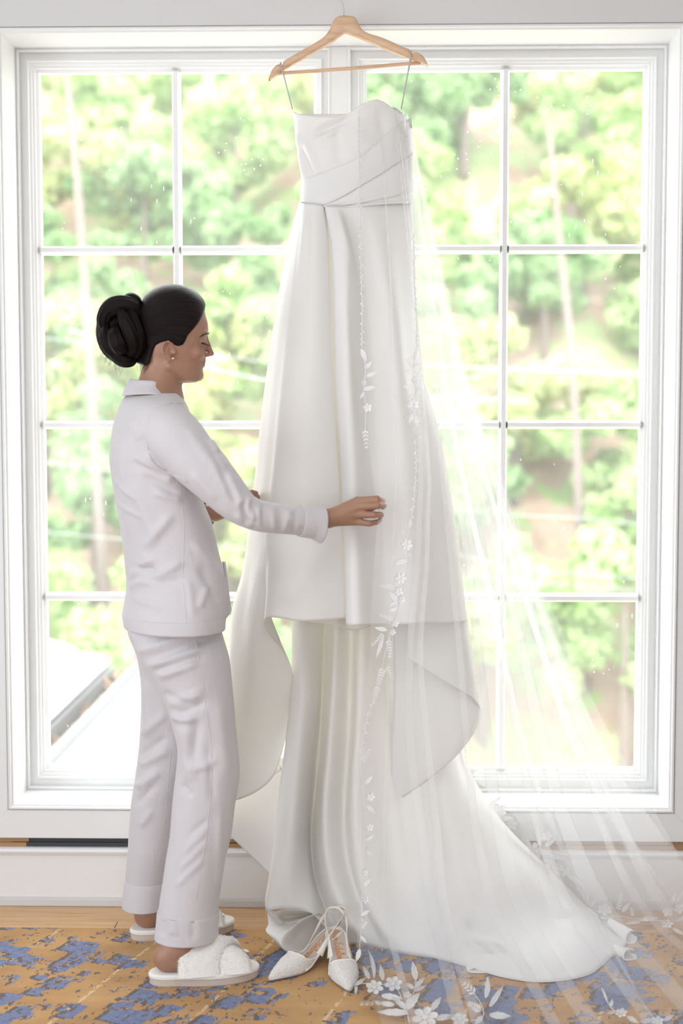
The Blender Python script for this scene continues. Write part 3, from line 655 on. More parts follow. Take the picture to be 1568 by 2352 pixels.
# ------------------------------------------------------------------ veil
veil = empty('bridal_veil', tuple(PF(1100,2250,0))); tag(veil, 'sheer white tulle bridal veil with lace edging draped over the gown', 'veil')
LV = [260,450,700,900,1100,1160,1300,1500,1700,1900,2100]
CX = [
 [822,826,833,838,855,868,858,848,835,826,821,(818,2215)],
 [838,846,858,872,890,894,882,872,862,856,858,(905,2400)],
 [868,885,900,905,912,910,905,898,894,890,895,(985,2440)],
 [890,912,935,945,952,948,940,925,925,922,930,(1040,2440)],
 [905,928,956,966,972,970,965,950,952,980,1012,(1090,2410)],
 [912,935,962,975,990,988,985,972,990,1012,1036,(1140,2440)],
 [918,940,968,1000,1020,1026,1040,1060,1078,1100,1150,(1310,2400)],
 [922,945,975,1020,1055,1064,1085,1110,1132,1162,1225,(1430,2430)],
 [926,948,985,1040,1085,1097,1125,1165,1200,1247,1330,(1580,2440)],
 [930,950,1000,1060,1110,1126,1165,1215,1262,1322,1420,(1690,2400)],
 [932,952,1012,1072,1135,1154,1198,1258,1322,1392,1500,(1740,2300)],
 [934,955,1020,1080,1150,1170,1216,1286,1362,1442,1560,(1740,2200)],
 [936,958,1026,1086,1158,1179,1228,1312,1408,1524,1640,(1740,2120)],
]
YF = [-.205,-.225,-.365,-.425,-.472,-.484,-.472,-.455,-.44,-.43,-.445]
YE = [-.10,-.11,-.13,-.15,-.17,-.174,-.18,-.19,-.20,-.20,-.20]
YWT = [0,0,0,0,0,.03,.18,.32,.46,.60,.74,.88,1.0]
DB = [3,5,8,10,12,12.5,14,17,20,24,30]
lines = []
fold = {2:.5,4:1.0,5:.8,6:.7,7:1.3,8:.9,9:1.6,10:.8,11:1.2}
for i, c in enumerate(CX):
    wt = YWT[i]; ln = [(c[k], LV[k], YF[k]*(1-wt)+YE[k]*wt) for k in range(11)]
    end = c[11]; t0 = float(interp(NK, c[0])); x0 = min(c[0], 931.0)
    ov = lambda dx: [(x0+dx, t0-4, -.10), (x0+dx, t0-5, bodY(min(x0, 925.), t0+6)-.001), (x0+dx, t0+22, bodY(min(x0, 925.), t0+22)-.010)]
    ln = ov(0)+ln[1:]
    lines.append(L(ln+[(end[0], end[1], 'f', RUGZ+.004+.002*(i % 3))]))
    if i in fold:
        s = fold[i]
        l1 = [(c[k]-s*DB[k], LV[k], YF[k]*(1-wt)+YE[k]*wt+.008+.0005*k) for k in range(11)]
        l1 = ov(-2)+l1[1:]; lines.append(L(l1+[(end[0]-s*34, end[1]+6, 'f', RUGZ+.003)]))
        l2 = [(c[k]+s*DB[k]*.25, LV[k], YF[k]*(1-wt)+YE[k]*wt+.014+.0008*k) for k in range(11)]
        l2 = ov(1)+l2[1:]; lines.append(L(l2+[(end[0]+s*8, end[1]+3, 'f', RUGZ+.002)]))
GV = fan_u(lines, 170, 5)
GV[..., 2] = np.maximum(GV[..., 2], RUGZ+.002)
vf = sheet('veil_front_layer', GV, 'tulle'); adopt(vf, veil)
B = [
 [(925,262,-.03),(985,1000,-.025),(1020,1400,-.025),(1035,1600,-.025),(1045,1745,-.025)],
 [(928,262,-.03),(1020,1000,-.03),(1090,1400,-.03),(1130,1650,-.03),(1165,1860,-.03)],
 [(930,262,-.04),(1050,1000,-.04),(1140,1400,-.045),(1210,1720,-.05),(1310,2010,-.05)],
 [(931,262,-.04),(1042,1000,-.045),(1128,1400,-.055),(1205,1720,-.06),(1330,2060,'f',.03)],
 [(932,262,-.04),(1075,1000,-.05),(1180,1400,-.06),(1280,1740,-.07),(1430,2104,'f')],
 [(934,262,-.05),(1095,1000,-.06),(1220,1400,-.08),(1350,1760,-.09),(1540,2108,'f')],
 [(934,262,-.05),(1088,1000,-.065),(1208,1400,-.085),(1335,1760,-.10),(1560,2120,'f')],
 [(936,262,-.05),(1110,1000,-.07),(1255,1400,-.09),(1425,1780,-.10),(1690,2114,'f')],
]
GB = fan_u([L(k) for k in B], 120, 8)
GB[..., 2] = np.maximum(GB[..., 2], RUGZ+.002)
adopt(sheet('veil_back_layer', GB, 'tulle'), veil)
GM = fan_u([L(k) for k in [
 [(930,262,-.06),(1000,900,-.09),(1075,1300,-.12),(1140,1700,-.22),(1230,2000,-.36),(1330,2260,'f')],
 [(931,262,-.06),(1025,900,-.10),(1115,1300,-.13),(1205,1700,-.22),(1320,2000,-.34),(1470,2300,'f')],
 [(932,262,-.06),(1018,900,-.105),(1103,1300,-.14),(1190,1700,-.23),(1310,2000,-.35),(1490,2320,'f')],
 [(933,262,-.06),(1045,900,-.11),(1150,1300,-.14),(1270,1700,-.20),(1420,2000,-.27),(1600,2280,'f')],
 [(934,262,-.06),(1062,900,-.11),(1185,1300,-.14),(1330,1700,-.16),(1500,2000,-.18),(1690,2220,'f')],
 [(935,262,-.06),(1055,900,-.115),(1175,1300,-.15),(1318,1700,-.17),(1490,2000,-.19),(1700,2200,'f')],
 [(936,262,-.06),(1078,900,-.12),(1210,1300,-.15),(1380,1700,-.16),(1580,2000,-.17),(1720,2140,'f')]]], 110, 7)
GM[..., 2] = np.maximum(GM[..., 2], RUGZ+.002); adopt(sheet('veil_middle_layer', GM, 'tulle'), veil)
# comb and gathers at the top
adopt(tube('veil_comb', [P(888,256,-.07), P(905,250,-.06), P(922,262,-.07)], .004, 'strap_ribbon', n=10), veil)
# ------------------------------------------------------------------ implicit-surface helpers (smooth union, sparse surface nets)
def sd_cone(p, a, b, ra, rb):
    a, b = np.asarray(a), np.asarray(b); ab = b-a; t = np.clip(((p-a)@ab)/(ab@ab+1e-12), 0, 1)
    return np.linalg.norm(p-(a+t[:, None]*ab), axis=1)-(ra+(rb-ra)*t)
def sd_ell(p, c, r, ax=None):
    q = p-np.asarray(c)
    if ax is not None: q = q@np.asarray(ax).T
    r = np.asarray(r); k0 = np.linalg.norm(q/r, axis=1); k1 = np.linalg.norm(q/(r*r), axis=1)
    return k0*(k0-1)/(k1+1e-9)
def smin(a, b, k):
    h = np.clip(.5+.5*(b-a)/k, 0, 1); return b*(1-h)+a*h-k*h*(1-h)
def smax(a, b, k): return -smin(-a, -b, k)
def mesh_sdf(prims, h, lo, hi):
    """prims: list of (fn, k, mode) mode +1 union, -1 subtract. returns verts, quads of the zero set"""
    bs = 14; B = bs*h; lo = np.asarray(lo); n = np.ceil((np.asarray(hi)-lo)/B).astype(int)
    ii = np.stack(np.meshgrid(*[np.arange(k) for k in n], indexing='ij'), -1).reshape(-1, 3)
    cen = lo+(ii+.5)*B; hd = B*.87
    D = np.stack([f(cen) for f, k, m in prims], 1)
    uni = np.array([m > 0 for _, _, m in prims]); dm = D[:, uni].min(1)
    act = np.abs(dm) < hd*1.25+.012
    off = np.stack(np.meshgrid(*[np.arange(bs+1)]*3, indexing='ij'), -1).reshape(-1, 3)
    keys, pos = [], []; edges = {0: [], 1: [], 2: []}
    S = (n*bs+4).astype(np.int64)
    def key(c): return (c[..., 0]*S[1]+c[..., 1])*S[2]+c[..., 2]
    for bi in np.nonzero(act)[0]:
        base = ii[bi]*bs; p = lo+(base+off)*h; d = None; near = D[bi] < hd*1.3+.03
        for (f, k, m), ok in zip(prims, near):
            if not ok: continue
            e = f(p)
            if d is None: d = e if m > 0 else np.full(len(p), 1.0)
            elif m > 0: d = smin(d, e, k)
            else: d = smax(d, -e, k)
        if d is None: continue
        d = d.reshape(bs+1, bs+1, bs+1)
        if d.min() > 0 or d.max() < 0: continue
        ins = d < 0; c8 = [ins[x:x+bs, y:y+bs, z:z+bs] for x in (0,1) for y in (0,1) for z in (0,1)]
        cnt = sum(c.astype(np.int8) for c in c8); cells = np.argwhere((cnt > 0) & (cnt < 8))
        if len(cells) == 0: continue
        acc = np.zeros((len(cells), 3)); w = np.zeros(len(cells)); cx, cy, cz = cells.T
        for a in range(3):
            for u in (0, 1):
                for v in (0, 1):
                    o0 = [0,0,0]; o0[(a+1) % 3] = u; o0[(a+2) % 3] = v; o1 = list(o0); o1[a] = 1
                    d0 = d[cx+o0[0], cy+o0[1], cz+o0[2]]; d1 = d[cx+o1[0], cy+o1[1], cz+o1[2]]
                    s = (d0 < 0) != (d1 < 0); t = np.where(s, d0/(d0-d1+1e-15), 0)
                    q = np.tile(np.array(o0, float), (len(cells), 1)); q[:, a] += t
                    acc += q*s[:, None]; w += s
        pos.append(lo+(base+cells+acc/w[:, None])*h); keys.append(key(base+cells))
        for a in range(3):
            sl0 = [slice(0, bs)]*3; sl1 = [slice(0, bs)]*3; sl1[a] = slice(1, bs+1)
            e = np.argwhere(ins[tuple(sl0)] != ins[tuple(sl1)])
            if len(e): edges[a].append(np.hstack([base+e, ins[tuple(sl0)][tuple(e.T)][:, None]]))
    K = np.concatenate(keys); Pn = np.vstack(pos); o = np.argsort(K); K, Pn = K[o], Pn[o]
    quads = []
    for a in range(3):
        if not edges[a]: continue
        e = np.vstack(edges[a]).astype(np.int64); c = e[:, :3]; flip = e[:, 3] > 0
        u, v = np.zeros(3, np.int64), np.zeros(3, np.int64); u[(a+1) % 3] = 1; v[(a+2) % 3] = 1
        ks = np.stack([key(c-u-v), key(c-v), key(c), key(c-u)], 1)
        ix = np.searchsorted(K, ks); ix = np.minimum(ix, len(K)-1); ok = (K[ix] == ks).all(1)
        q = ix[ok]; fl = ~flip[ok]; q[fl] = q[fl][:, ::-1]; quads.append(q)
    return Pn, np.vstack(quads)
def relax(V, F, it, lam=.5):
    e = np.vstack([F[:, [0,1]], F[:, [1,2]], F[:, [2,3]], F[:, [3,0]]]); e = np.vstack([e, e[:, ::-1]])
    deg = np.bincount(e[:, 0], minlength=len(V))[:, None]
    for _ in range(it):
        s = np.stack([np.bincount(e[:, 0], V[e[:, 1], k], len(V)) for k in range(3)], 1)
        V = V+lam*(s/np.maximum(deg, 1)-V)
    return V
def link_np(name, V, F, mat, parent=None):
    me = bpy.data.meshes.new(name); me.vertices.add(len(V)); me.vertices.foreach_set('co', V.astype(np.float32).ravel())
    me.loops.add(F.size); me.loops.foreach_set('vertex_index', F.astype(np.int32).ravel())
    me.polygons.add(len(F)); me.polygons.foreach_set('loop_start', (np.arange(len(F))*F.shape[1]).astype(np.int32))
    me.update(calc_edges=True); me.validate(); me.polygons.foreach_set('use_smooth', np.ones(len(me.polygons), bool))
    me.materials.append(M[mat]); o = bpy.data.objects.new(name, me); COL.objects.link(o)
    if parent is not None: o.parent = parent
    return o
def vattr(o, name, arr):
    a = o.data.attributes.new(name, 'FLOAT', 'POINT'); a.data.foreach_set('value', np.asarray(arr, np.float32))
# ------------------------------------------------------------------ head frame (profile measured in picture units, turned a little away)
SPX = 0.001052; TH = math.radians(9); HC = P(395, 780, -.40)
hf = np.array([math.cos(TH), math.sin(TH), 0]); hn = np.array([math.sin(TH), -math.cos(TH), 0]); hu = np.array([0,0,1.0])
def hl(p): q = (p-HC)/SPX; return q@hf/math.cos(TH)+395, q@hn, 780-q@hu         # -> a, b, py
def hw(a, b, py): return HC+SPX*((a-395)*math.cos(TH)*hf+b*hn+(780-py)*hu)
HT = np.array([  # py, front, back, halfwidth, exponent
 (656.3,400,388,7,2),(657.2,409,380,14,2),(660,421,368,25,2),(665,433,355,37,2),(672,443,344,47,2),(684,456,332,58,2.1),(700,465,323.5,65,2.2),(720,471,319,69,2.3),(740,477,318,71,2.35),(755,478.5,319,71.5,2.35),(765,478,320,71,2.3),
 (773,474.5,322,70,2.3),(785,473,325,68.5,2.3),(800,472.5,329,66.5,2.25),(815,472,335,63,2.2),(824,472,340,60,2.15),(832,469.5,346,57.5,2.1),(845,465.5,357,53,2.1),(853,464.3,366,49,2.1),(860,464.5,376,44,2.1),(867,462.5,387,37,2.1),(872,458,397,29,2),(876,449,408,18,2),(878,440,420,8,2)], float)
def head_fn(p):
    a, b, y = hl(p); yc = np.clip(y, 656.3, 878)
    f, bk, w, ex = (np.interp(yc, HT[:, 0], HT[:, k]) for k in (1,2,3,4))
    c = bk+(f-bk)*.47; la = np.where(a > c, f-c, c-bk)
    k = ((np.abs(a-c)/la)**ex+(np.abs(b)/w)**ex)**(1/ex)
    r = np.sqrt((a-c)**2+b*b)+1e-6
    d = np.where(k > 1e-6, r*(1-1/np.maximum(k, 1e-3)), -np.minimum(la, w))
    dy = np.maximum(np.maximum(656.3-y, y-878), 0)
    d = np.maximum(d, -np.minimum(la, w))
    d = np.where(dy > 0, np.sqrt(np.maximum(d, 0)**2+dy*dy), d*.82)
    q = np.stack([a-397.0, b, y-730.0], 1); rr = np.array([77.0, 70.0, 71.5]); k0 = np.linalg.norm(q/rr, axis=1); k1 = np.linalg.norm(q/(rr*rr), axis=1)
    s_ = np.clip((730-y)/34, 0, 1); s_ = s_*s_*(3-2*s_)
    return (d*(1-s_)+s_*k0*(k0-1)/(k1+1e-9))*SPX
def HE(a, b, y, ra, rb, ry, tilt=0):
    c = hw(a, b, y); ct, st = math.cos(tilt), math.sin(tilt)
    ax = np.array([hf*ct+hu*st, hn, -hf*st+hu*ct]); return lambda p: sd_ell(p, c, np.array([ra, rb, ry])*SPX, ax)
def HCn(q0, q1, r0, r1):
    A, B2 = hw(*q0), hw(*q1); return lambda p: sd_cone(p, A, B2, r0*SPX, r1*SPX)
def WC(a, b, ra, rb):
    a, b = np.asarray(a), np.asarray(b); return lambda p: sd_cone(p, a, b, ra, rb)
def WE(c, r): return lambda p: sd_ell(p, c, r)
px2 = SPX
body = [(head_fn, .004, 1)]
body += [(HCn((352,0,940),(373,0,838), 46, 45), .012, 1), (HCn((400,0,905),(392,0,868), 14, 18), .012, 1)]     # neck, throat
# nose, brow, eyes, cheeks, lips, chin
body += [(HCn((471,0,771),(482.5,0,806), 5, 6.5), .006, 1), (HE(484.5,0,811,7.4,7.2,6.4), .003, 1), (HE(477,8.5,814,7,5.2,5), .0035, 1), (HE(477,-8.5,814,7,5.2,5), .0035, 1)]
for s in (1, -1):
    body += [(HE(473,s*33,787,9,15,9), .006, -1), (HE(463,s*30,787,12,15,10.5), .003, 1), (HE(469,s*24,765,6,20,4.5), .006, 1),
             (HE(450,s*38,812,17,17,15), .008, 1), (HCn((388,s*50,842),(446,s*20,866), 9, 11), .012, 1)]
body += [(HE(466,0,829.5,6.5,19,4.2), .004, 1), (HE(464,0,837.6,6.5,16,4.6), .004, 1), (HE(456,0,862,9.5,15,11), .008, 1)]
body += [(HCn((476,17,833.6),(476,-17,833.6), 5.2, 5.2), .0015, -1), (HCn((461,24,831),(466,18,833.6), 1.6, 1.6), .002, -1)]
# ears
for s in (1, -1):
    e = [(397,66,803),(394,70,794),(386,74,789),(376,77,792),(371.5,78,802),(373,77,813),(379,74,823),(386,71,829),(391,69,828)]
    for q0, q1, r in zip(e[:-1], e[1:], (3,3,3.2,3.3,3.2,3.2,3.8,4.6)): body.append((HCn((q0[0], s*q0[1], q0[2]), (q1[0], s*q1[1], q1[2]), r, r), .0016, 1))
    body += [(HE(384,s*68,809,11,4.5,17), .003, 1), (HCn((384,s*73,799),(380,s*74,812), 2.6, 2.8), .002, 1), (HCn((380,s*74,812),(387,s*72,822), 2.8, 3), .002, 1), (HE(399,s*68,812,4.5,5,6), .003, 1)]
    body += [(HE(390,s*75,810,5,5,6.5), .002, -1)]
# trunk and limbs (inside the clothes)
body += [(WE(P(362,1060,-.40), (.088,.140,.20)), .03, 1), (WE(P(378,1230,-.40), (.082,.118,.20)), .03, 1), (WE(P(400,1430,-.40), (.088,.140,.13)), .03, 1), (WC(P(366,985,-.51), P(362,985,-.29), .036, .036), .03, 1)]
sh, el, wr = P(394,996,-.545), P(556,1176,-.572), P(752,1191,-.482)
body += [(WC(sh, el, .036, .029), .01, 1), (WC(el, P(660,1194,-.523), .029, .026), .008, 1), (WC(P(660,1194,-.523), wr, .026, .0213), .006, 1)]
def hand(Pf, wr, mcps, fingers, thumb):
    out = []
    for m in mcps: out.append((WC(wr, Pf(*m[:3]), .0195, .0105), .006, 1))
    for ch in fingers:
        q = [Pf(*c[:3]) for c in ch]; r = [c[3]*px2 for c in ch]
        for i in range(len(q)-1): out.append((WC(q[i], q[i+1], r[i], r[i+1]), .0018 if i else .003, 1))
    q = [Pf(*c[:3]) for c in thumb]; r = [c[3]*px2 for c in thumb]
    for i in range(len(q)-1): out.append((WC(q[i], q[i+1], r[i], r[i+1]), .004, 1))
    return out
fin = [[(820,1151,-.478,9.5),(866,1146,-.484,7.8),(878,1151,-.461,6.8),(877,1156,-.440,5.8)],
       [(822,1164,-.484,9.6),(867,1161,-.494,8.0),(880.5,1161.5,-.470,7.0),(879,1165,-.449,6.0)],
       [(820,1181,-.482,9.4),(859,1182.5,-.491,7.6),(875,1182.5,-.470,6.7),(875,1185,-.450,5.8)],
       [(814,1197,-.476,9.0),(848,1202.5,-.482,7.0),(864,1199.5,-.472,6.2),(872,1195,-.455,5.4)]]
body += hand(P, wr, [f[0] for f in fin], fin, [(772,1180,-.470,17),(802,1178,-.440,12),(832,1172,-.425,9.5),(856,1166,-.428,7.5)])
# far arm and hand
sh2, el2, wr2 = P(376,985,-.255), P(425,1180,-.205), P(494,1178,-.262)
body += [(WC(sh2, el2, .038, .030), .01, 1), (WC(el2, wr2, .030, .020), .008, 1)]
fin2 = [[(540,1150,-.272,9.5),(562,1134,-.268,8),(578,1131,-.262,7),(588,1133,-.255,6)],[(545,1158,-.262,9.5),(568,1143,-.256,8),(585,1140,-.252,7),(595,1143,-.246,6)],
        [(546,1166,-.250,9.3),(568,1153,-.244,7.8),(585,1151,-.240,6.8),(594,1154,-.236,6)],[(544,1175,-.240,9),(562,1165,-.234,7),(575,1164,-.230,6),(583,1167,-.228,5.5)]]
body += hand(P, wr2, [f[0] for f in fin2], fin2, [(510,1170,-.275,14),(530,1150,-.285,10),(552,1138,-.285,8.5),(566,1134,-.28,7.5)])
# legs
k1, k2 = P(472,1790,-.485), P(364,1790,-.295); an1, an2 = P(398,2150,-.492), P(350,2080,-.212)
body += [(WC(P(412,1450,-.465), k1, .064, .044), .02, 1), (WC(k1, P(436,1950,-.50), .048, .045), .02, 1), (WC(P(436,1950,-.50), an1, .045, .031), .02, 1),
         (WC(P(400,1450,-.335), k2, .062, .040), .02, 1), (WC(k2, P(350,1930,-.27), .048, .045), .02, 1), (WC(P(350,1930,-.27), an2, .045, .031), .02, 1)]
SOLE = RUGZ+.030
def foot_frame(heel_px, toe_px):
    h_, t_ = PF(*heel_px, SOLE), PF(*toe_px, SOLE); f = t_-h_; f[2] = 0; L_ = np.linalg.norm(f); f /= L_
    return h_, f, np.array([-f[1], f[0], 0]), L_            # origin, forward, left (away from camera), length
FR = [foot_frame((352,2231), (588,2212)), foot_frame((308,2131), (532,2108))]
def foot(fr, med):
    O, f, l, L_ = fr
    q = lambda x, y, z: O+f*x+l*(y*med)+np.array([0,0,z])
    AX = np.array([f, l, [0,0,1.0]])
    E = lambda x, y, z, r: (lambda p: sd_ell(p, q(x,y,z), np.array(r), AX))
    C = lambda a, b, ra, rb: WC(q(*a), q(*b), ra, rb)
    o = [(E(.036,0,.032,(.036,.031,.036)), .012, 1), (C((.058,0,.060),(.056,0,.115), .034, .032), .02, 1), (C((.070,.002,.058),(.160,.010,.024), .034, .020), .018, 1), (E(.085,-.006,.020,(.07,.030,.022)), .01, 1), (E(.158,.002,.018,(.040,.042,.018)), .01, 1)]
    for (x0, y0, x1, y1, r) in ((.168,.026,.219,.026,.0125),(.172,.009,.218,.007,.0092),(.168,-.006,.210,-.009,.0086),(.162,-.020,.200,-.023,.0082),(.153,-.033,.187,-.035,.0078)):
        o.append((C((x0,y0,r+.004),(x1,y1,r), r*1.1, r), .004, 1))
    o.append((C((.058,.024,.080),(.058,.022,.080),.009,.009), .012, 1)); o.append((C((.055,-.024,.074),(.055,-.022,.074),.009,.009), .012, 1))
    return o, q
ft1, q1 = foot(FR[0], 1); ft2, q2 = foot(FR[1], -1)
body += ft1+ft2
BV, BF = mesh_sdf(body, .0023, (-.62,-.66,-.02), (.16,-.10,1.74))
BV = relax(BV, BF, 3, .45)
# skin
t = NT('skin'); v = t.coord(); f = t.noise(v, 30, 4); g = t.noise(v, 260, 2)
lip = t.n('ShaderNodeAttribute', attribute_name='lip').outputs['Fac']; red = t.n('ShaderNodeAttribute', attribute_name='blush').outputs['Fac']
c = t.mix(f, (.36,.19,.122), (.42,.235,.155)); c = t.mix(t.math('MULTIPLY', red, .6), c, (.42,.19,.145)); c = t.mix(lip, c, (.33,.13,.12))
M['skin'] = t.end(t.bsdf(c, .46, t.bump(g, .12, .0008), Subsurface_Weight=.18, Subsurface_Radius=(.9,.35,.2), Subsurface_Scale=.006))
woman = empty('person', tuple(PF(440,2200,0))); tag(woman, 'woman in pale grey-white pyjamas holding the veil edge beside the gown', 'person')
bo = link_np('body', BV, BF, 'skin'); adopt(bo, woman)
a_, b_, y_ = hl(BV)
inh = (y_ < 900) & (y_ > 640) & (np.abs(b_) < 90)
lipm = np.where(inh, np.exp(-((y_-833)/6.5)**4)*np.clip((a_-458)/5, 0, 1)*np.clip((20-np.abs(b_))/4, 0, 1), 0)
blush = np.where(inh, np.exp(-(((a_-445)/22)**2+((y_-812)/16)**2))+.8*np.exp(-(((a_-384)/16)**2+((y_-808)/24)**2))*(np.abs(b_) > 60)+.5*np.exp(-(((a_-487)/8)**2+((y_-812)/8)**2)), 0)
heel = np.exp(-np.sum((BV-q1(.0,0,.02))**2, 1)/.03**2)+np.exp(-np.sum((BV-q2(.0,0,.02))**2, 1)/.03**2)+.6*np.exp(-np.sum((BV-P(872,1170,-.48))**2, 1)/.03**2)
vattr(bo, 'lip', lipm); vattr(bo, 'blush', np.clip(blush+heel, 0, 1))
# toenails
plain('nail_white', (.90,.89,.89), .2, 50); plain('dark_hair', (.010,.007,.006), .35)
for fq, med in ((q1, 1), (q2, 1)):
    for (x, y, z, s) in ((.224,.026,.0215,1.0),(.221,.007,.0155,.7),(.2125,-.009,.0145,.65)):
        bm = bmesh.new(); bmesh.ops.create_uvsphere(bm, u_segments=12, v_segments=8, radius=1)
        for vv in bm.verts: vv.co = Vector((vv.co.x*.0085*s, vv.co.y*.0072*s, vv.co.z*.0035*s))
        o = bm_link('toenail', bm, 'nail_white', None, True); o.location = tuple(fq(x, y, z)); fr = FR[0] if fq is q1 else FR[1]
        o.rotation_euler = (0, .25, math.atan2(fr[1][1], fr[1][0])); adopt(o, woman)
# eyebrow and lashes on both sides
from mathutils.bvhtree import BVHTree
bvh = BVHTree.FromPolygons([tuple(x) for x in BV], [tuple(int(i) for i in q) for q in BF[np.all(inh[BF], 1)]])
def on_head(a, b, y):
    s = hw(a+40, b*1.6, y); d = hw(a-20, b*.6, y)-s; d /= np.linalg.norm(d)
    h = bvh.ray_cast(Vector(s), Vector(d)); return np.array(h[0]) if h[0] is not None else hw(a, b, y)
for s in (1, -1):
    br = [on_head(478, s*8, 767), on_head(477, s*18, 764.5), on_head(472, s*32, 767), on_head(464, s*44, 772), on_head(456, s*52, 778)]
    adopt(tube('eyebrow', br, np.array([2.6,3.6,3.2,2.4,.8])*SPX, 'dark_hair', n=20, sides=8, squash=.5), woman)
    parts = []
    for i in range(16):
        u = i/15; p0 = on_head(472-u*12, s*(20+u*27), 791.0+2.2*math.sin(u*3.1)-u*2.0)
        out = hf*(1-u*.55)+hn*s*(.15+u*.85); out /= np.linalg.norm(out)
        p1 = p0+out*6.5*SPX-hu*3.0*SPX; p2 = p0+out*9.5*SPX-hu*2.4*SPX
        Gt = tube('', [p0-out*.001, p1, p2], [.0009,.0007,.0002], None, n=5, sides=5, G_only=True); parts.append((Gt, grid_faces(5, 5, True)))
    lid = [on_head(472-u*12, s*(20+u*27), 791.0+2.2*math.sin(u*3.1)-u*2.0) for u in np.linspace(0, 1, 8)]
    Gt = tube('', lid, .0015, None, n=16, sides=6, G_only=True); parts.append((Gt, grid_faces(16, 6, True)))
    V, F = join_geo(parts); adopt(link('eyelashes', V, F, 'dark_hair', None, True), woman)
plain('earring_silver', (.85,.85,.87), .1, Metallic=1.0)
bm = bmesh.new(); bmesh.ops.create_icosphere(bm, subdivisions=2, radius=.0031); o = bm_link('earring', bm, 'earring_silver', None, False); o.location = tuple(hw(396,71.5,826)); adopt(o, woman)
# ------------------------------------------------------------------ hair
t = NT('hair'); st = t.n('ShaderNodeAttribute', attribute_name='strand').outputs['Fac']; al = t.n('ShaderNodeAttribute', attribute_name='along').outputs['Fac']
cv = t.n('ShaderNodeCombineXYZ', {0: t.math('MULTIPLY', st, 60.0), 1: t.math('MULTIPLY', al, 3.0)}).outputs[0]
cv2 = t.n('ShaderNodeCombineXYZ', {0: t.math('MULTIPLY', st, 16.0), 1: t.math('MULTIPLY', al, 1.5)}).outputs[0]
f1 = t.noise(cv, 1.0, 4, .65); f2 = t.noise(cv2, 1.0, 3)
c = t.ramp(t.math('MULTIPLY_ADD', f2, .6, t.math('MULTIPLY', f1, .4)), [(.35,(.004,.0025,.0025)),(.55,(.010,.006,.0055)),(.75,(.022,.013,.011))])
M['hair'] = t.end(t.bsdf(c, .29, t.bump(t.math('ADD', f1, f2), .55, .0022), Specular_IOR_Level=.13))
HLN = [(474,700),(468.5,719),(462,733),(452.6,748),(441,762),(430,774),(423,789),(418,796),(407,799),(397.5,795),(390,789),(370,790),(357,797),(349,815),(343,836),(334,841),(322,836),(300,830),(300,640),(480,640)]
def poly_sd(x, y, poly):
    poly = np.array(poly, float); d = np.full(x.shape, 1e9); ins = np.zeros(x.shape, bool); n = len(poly)
    for i in range(n):
        a, b = poly[i], poly[(i+1) % n]; e = b-a; wx, wy = x-a[0], y-a[1]
        t_ = np.clip((wx*e[0]+wy*e[1])/(e@e), 0, 1); d = np.minimum(d, np.hypot(wx-e[0]*t_, wy-e[1]*t_))
        c1 = (y >= a[1]) != (y >= b[1]); xin = a[0]+(y-a[1])/(b[1]-a[1]+1e-12)*e[0]; ins ^= c1 & (x < xin)
    return np.where(ins, -d, d)
nape = HCn((352,0,860),(366,0,825), 44, 46)
def hair_fn(p):
    a, b, y = hl(p)
    h0 = smin(head_fn(p), nape(p), .012)
    part = 1.2*np.exp(-((b-18)/4)**2)*(a > 420)*(y < 700)
    lift = (4.2+2.5*np.clip((a-400)/60, 0, 1)*np.clip((735-y)/40, 0, 1)-part)*SPX
    edge = poly_sd(a, y, HLN)*SPX
    return smax(h0-lift, edge, .006)
HV, HF = mesh_sdf([(hair_fn, .003, 1)], .0022, np.minimum(hw(300,-85,900), hw(300,85,900))-.03, np.maximum(hw(490,-85,640), hw(490,85,640))+.03)
HV = relax(HV, HF, 2, .45)
hair = link_np('hair', HV, HF, 'hair'); adopt(hair, woman)
a, b, y = hl(HV)
da, dy = a-296, y-762-.10*(a-296)*0; phi = np.arctan2(dy*1.0-.0022*(a-300)**2*.6+0, np.maximum(da, 8)+30)
side_ = np.arctan2(b, np.maximum(780-y, 5)+30)
strand = np.where(y < 700, .0, 0)+phi*2.2+side_*.9
vattr(hair, 'strand', strand); vattr(hair, 'along', da/120.)
# bun: coiled locks
def lock(pts, rad, nseg=50, sides=40, ridges=9, tw=2.0, ph=0, amp=.10, squash=1.0):
    p = np.array([P(x, yy, Y) for x, yy, Y in pts]); G = tube('', p, np.array(rad)*SPX, None, n=nseg, sides=sides, G_only=True, squash=squash)
    c = G.mean(1, keepdims=True); th = np.linspace(0, 2*math.pi, sides, endpoint=False)[None, :]; u = np.linspace(0, 1, nseg)[:, None]
    m = 1+amp*(np.sin(ridges*th+tw*6*u+ph)*.5+np.sin((ridges*2+3)*th-tw*3*u+1.3*ph)*.35)
    G = c+(G-c)*m[..., None]
    V = np.vstack([G.reshape(-1, 3), G[0].mean(0), G[-1].mean(0)]); n = nseg*sides
    F = grid_faces(nseg, sides, True)+[(n, (j+1) % sides, j) for j in range(sides)]+[(n+1, n-sides+j, n-sides+(j+1) % sides) for j in range(sides)]
    o = link('hair_lock', V, F, 'hair', None, True)
    vattr(o, 'strand', np.concatenate([(np.tile(th, (nseg, 1))*.5+ph+u*.3*tw).ravel(), [0, 0]])); vattr(o, 'along', np.concatenate([np.tile(u*1.2, (1, sides)).ravel(), [0, 0]]))
    o.parent = hair; return o
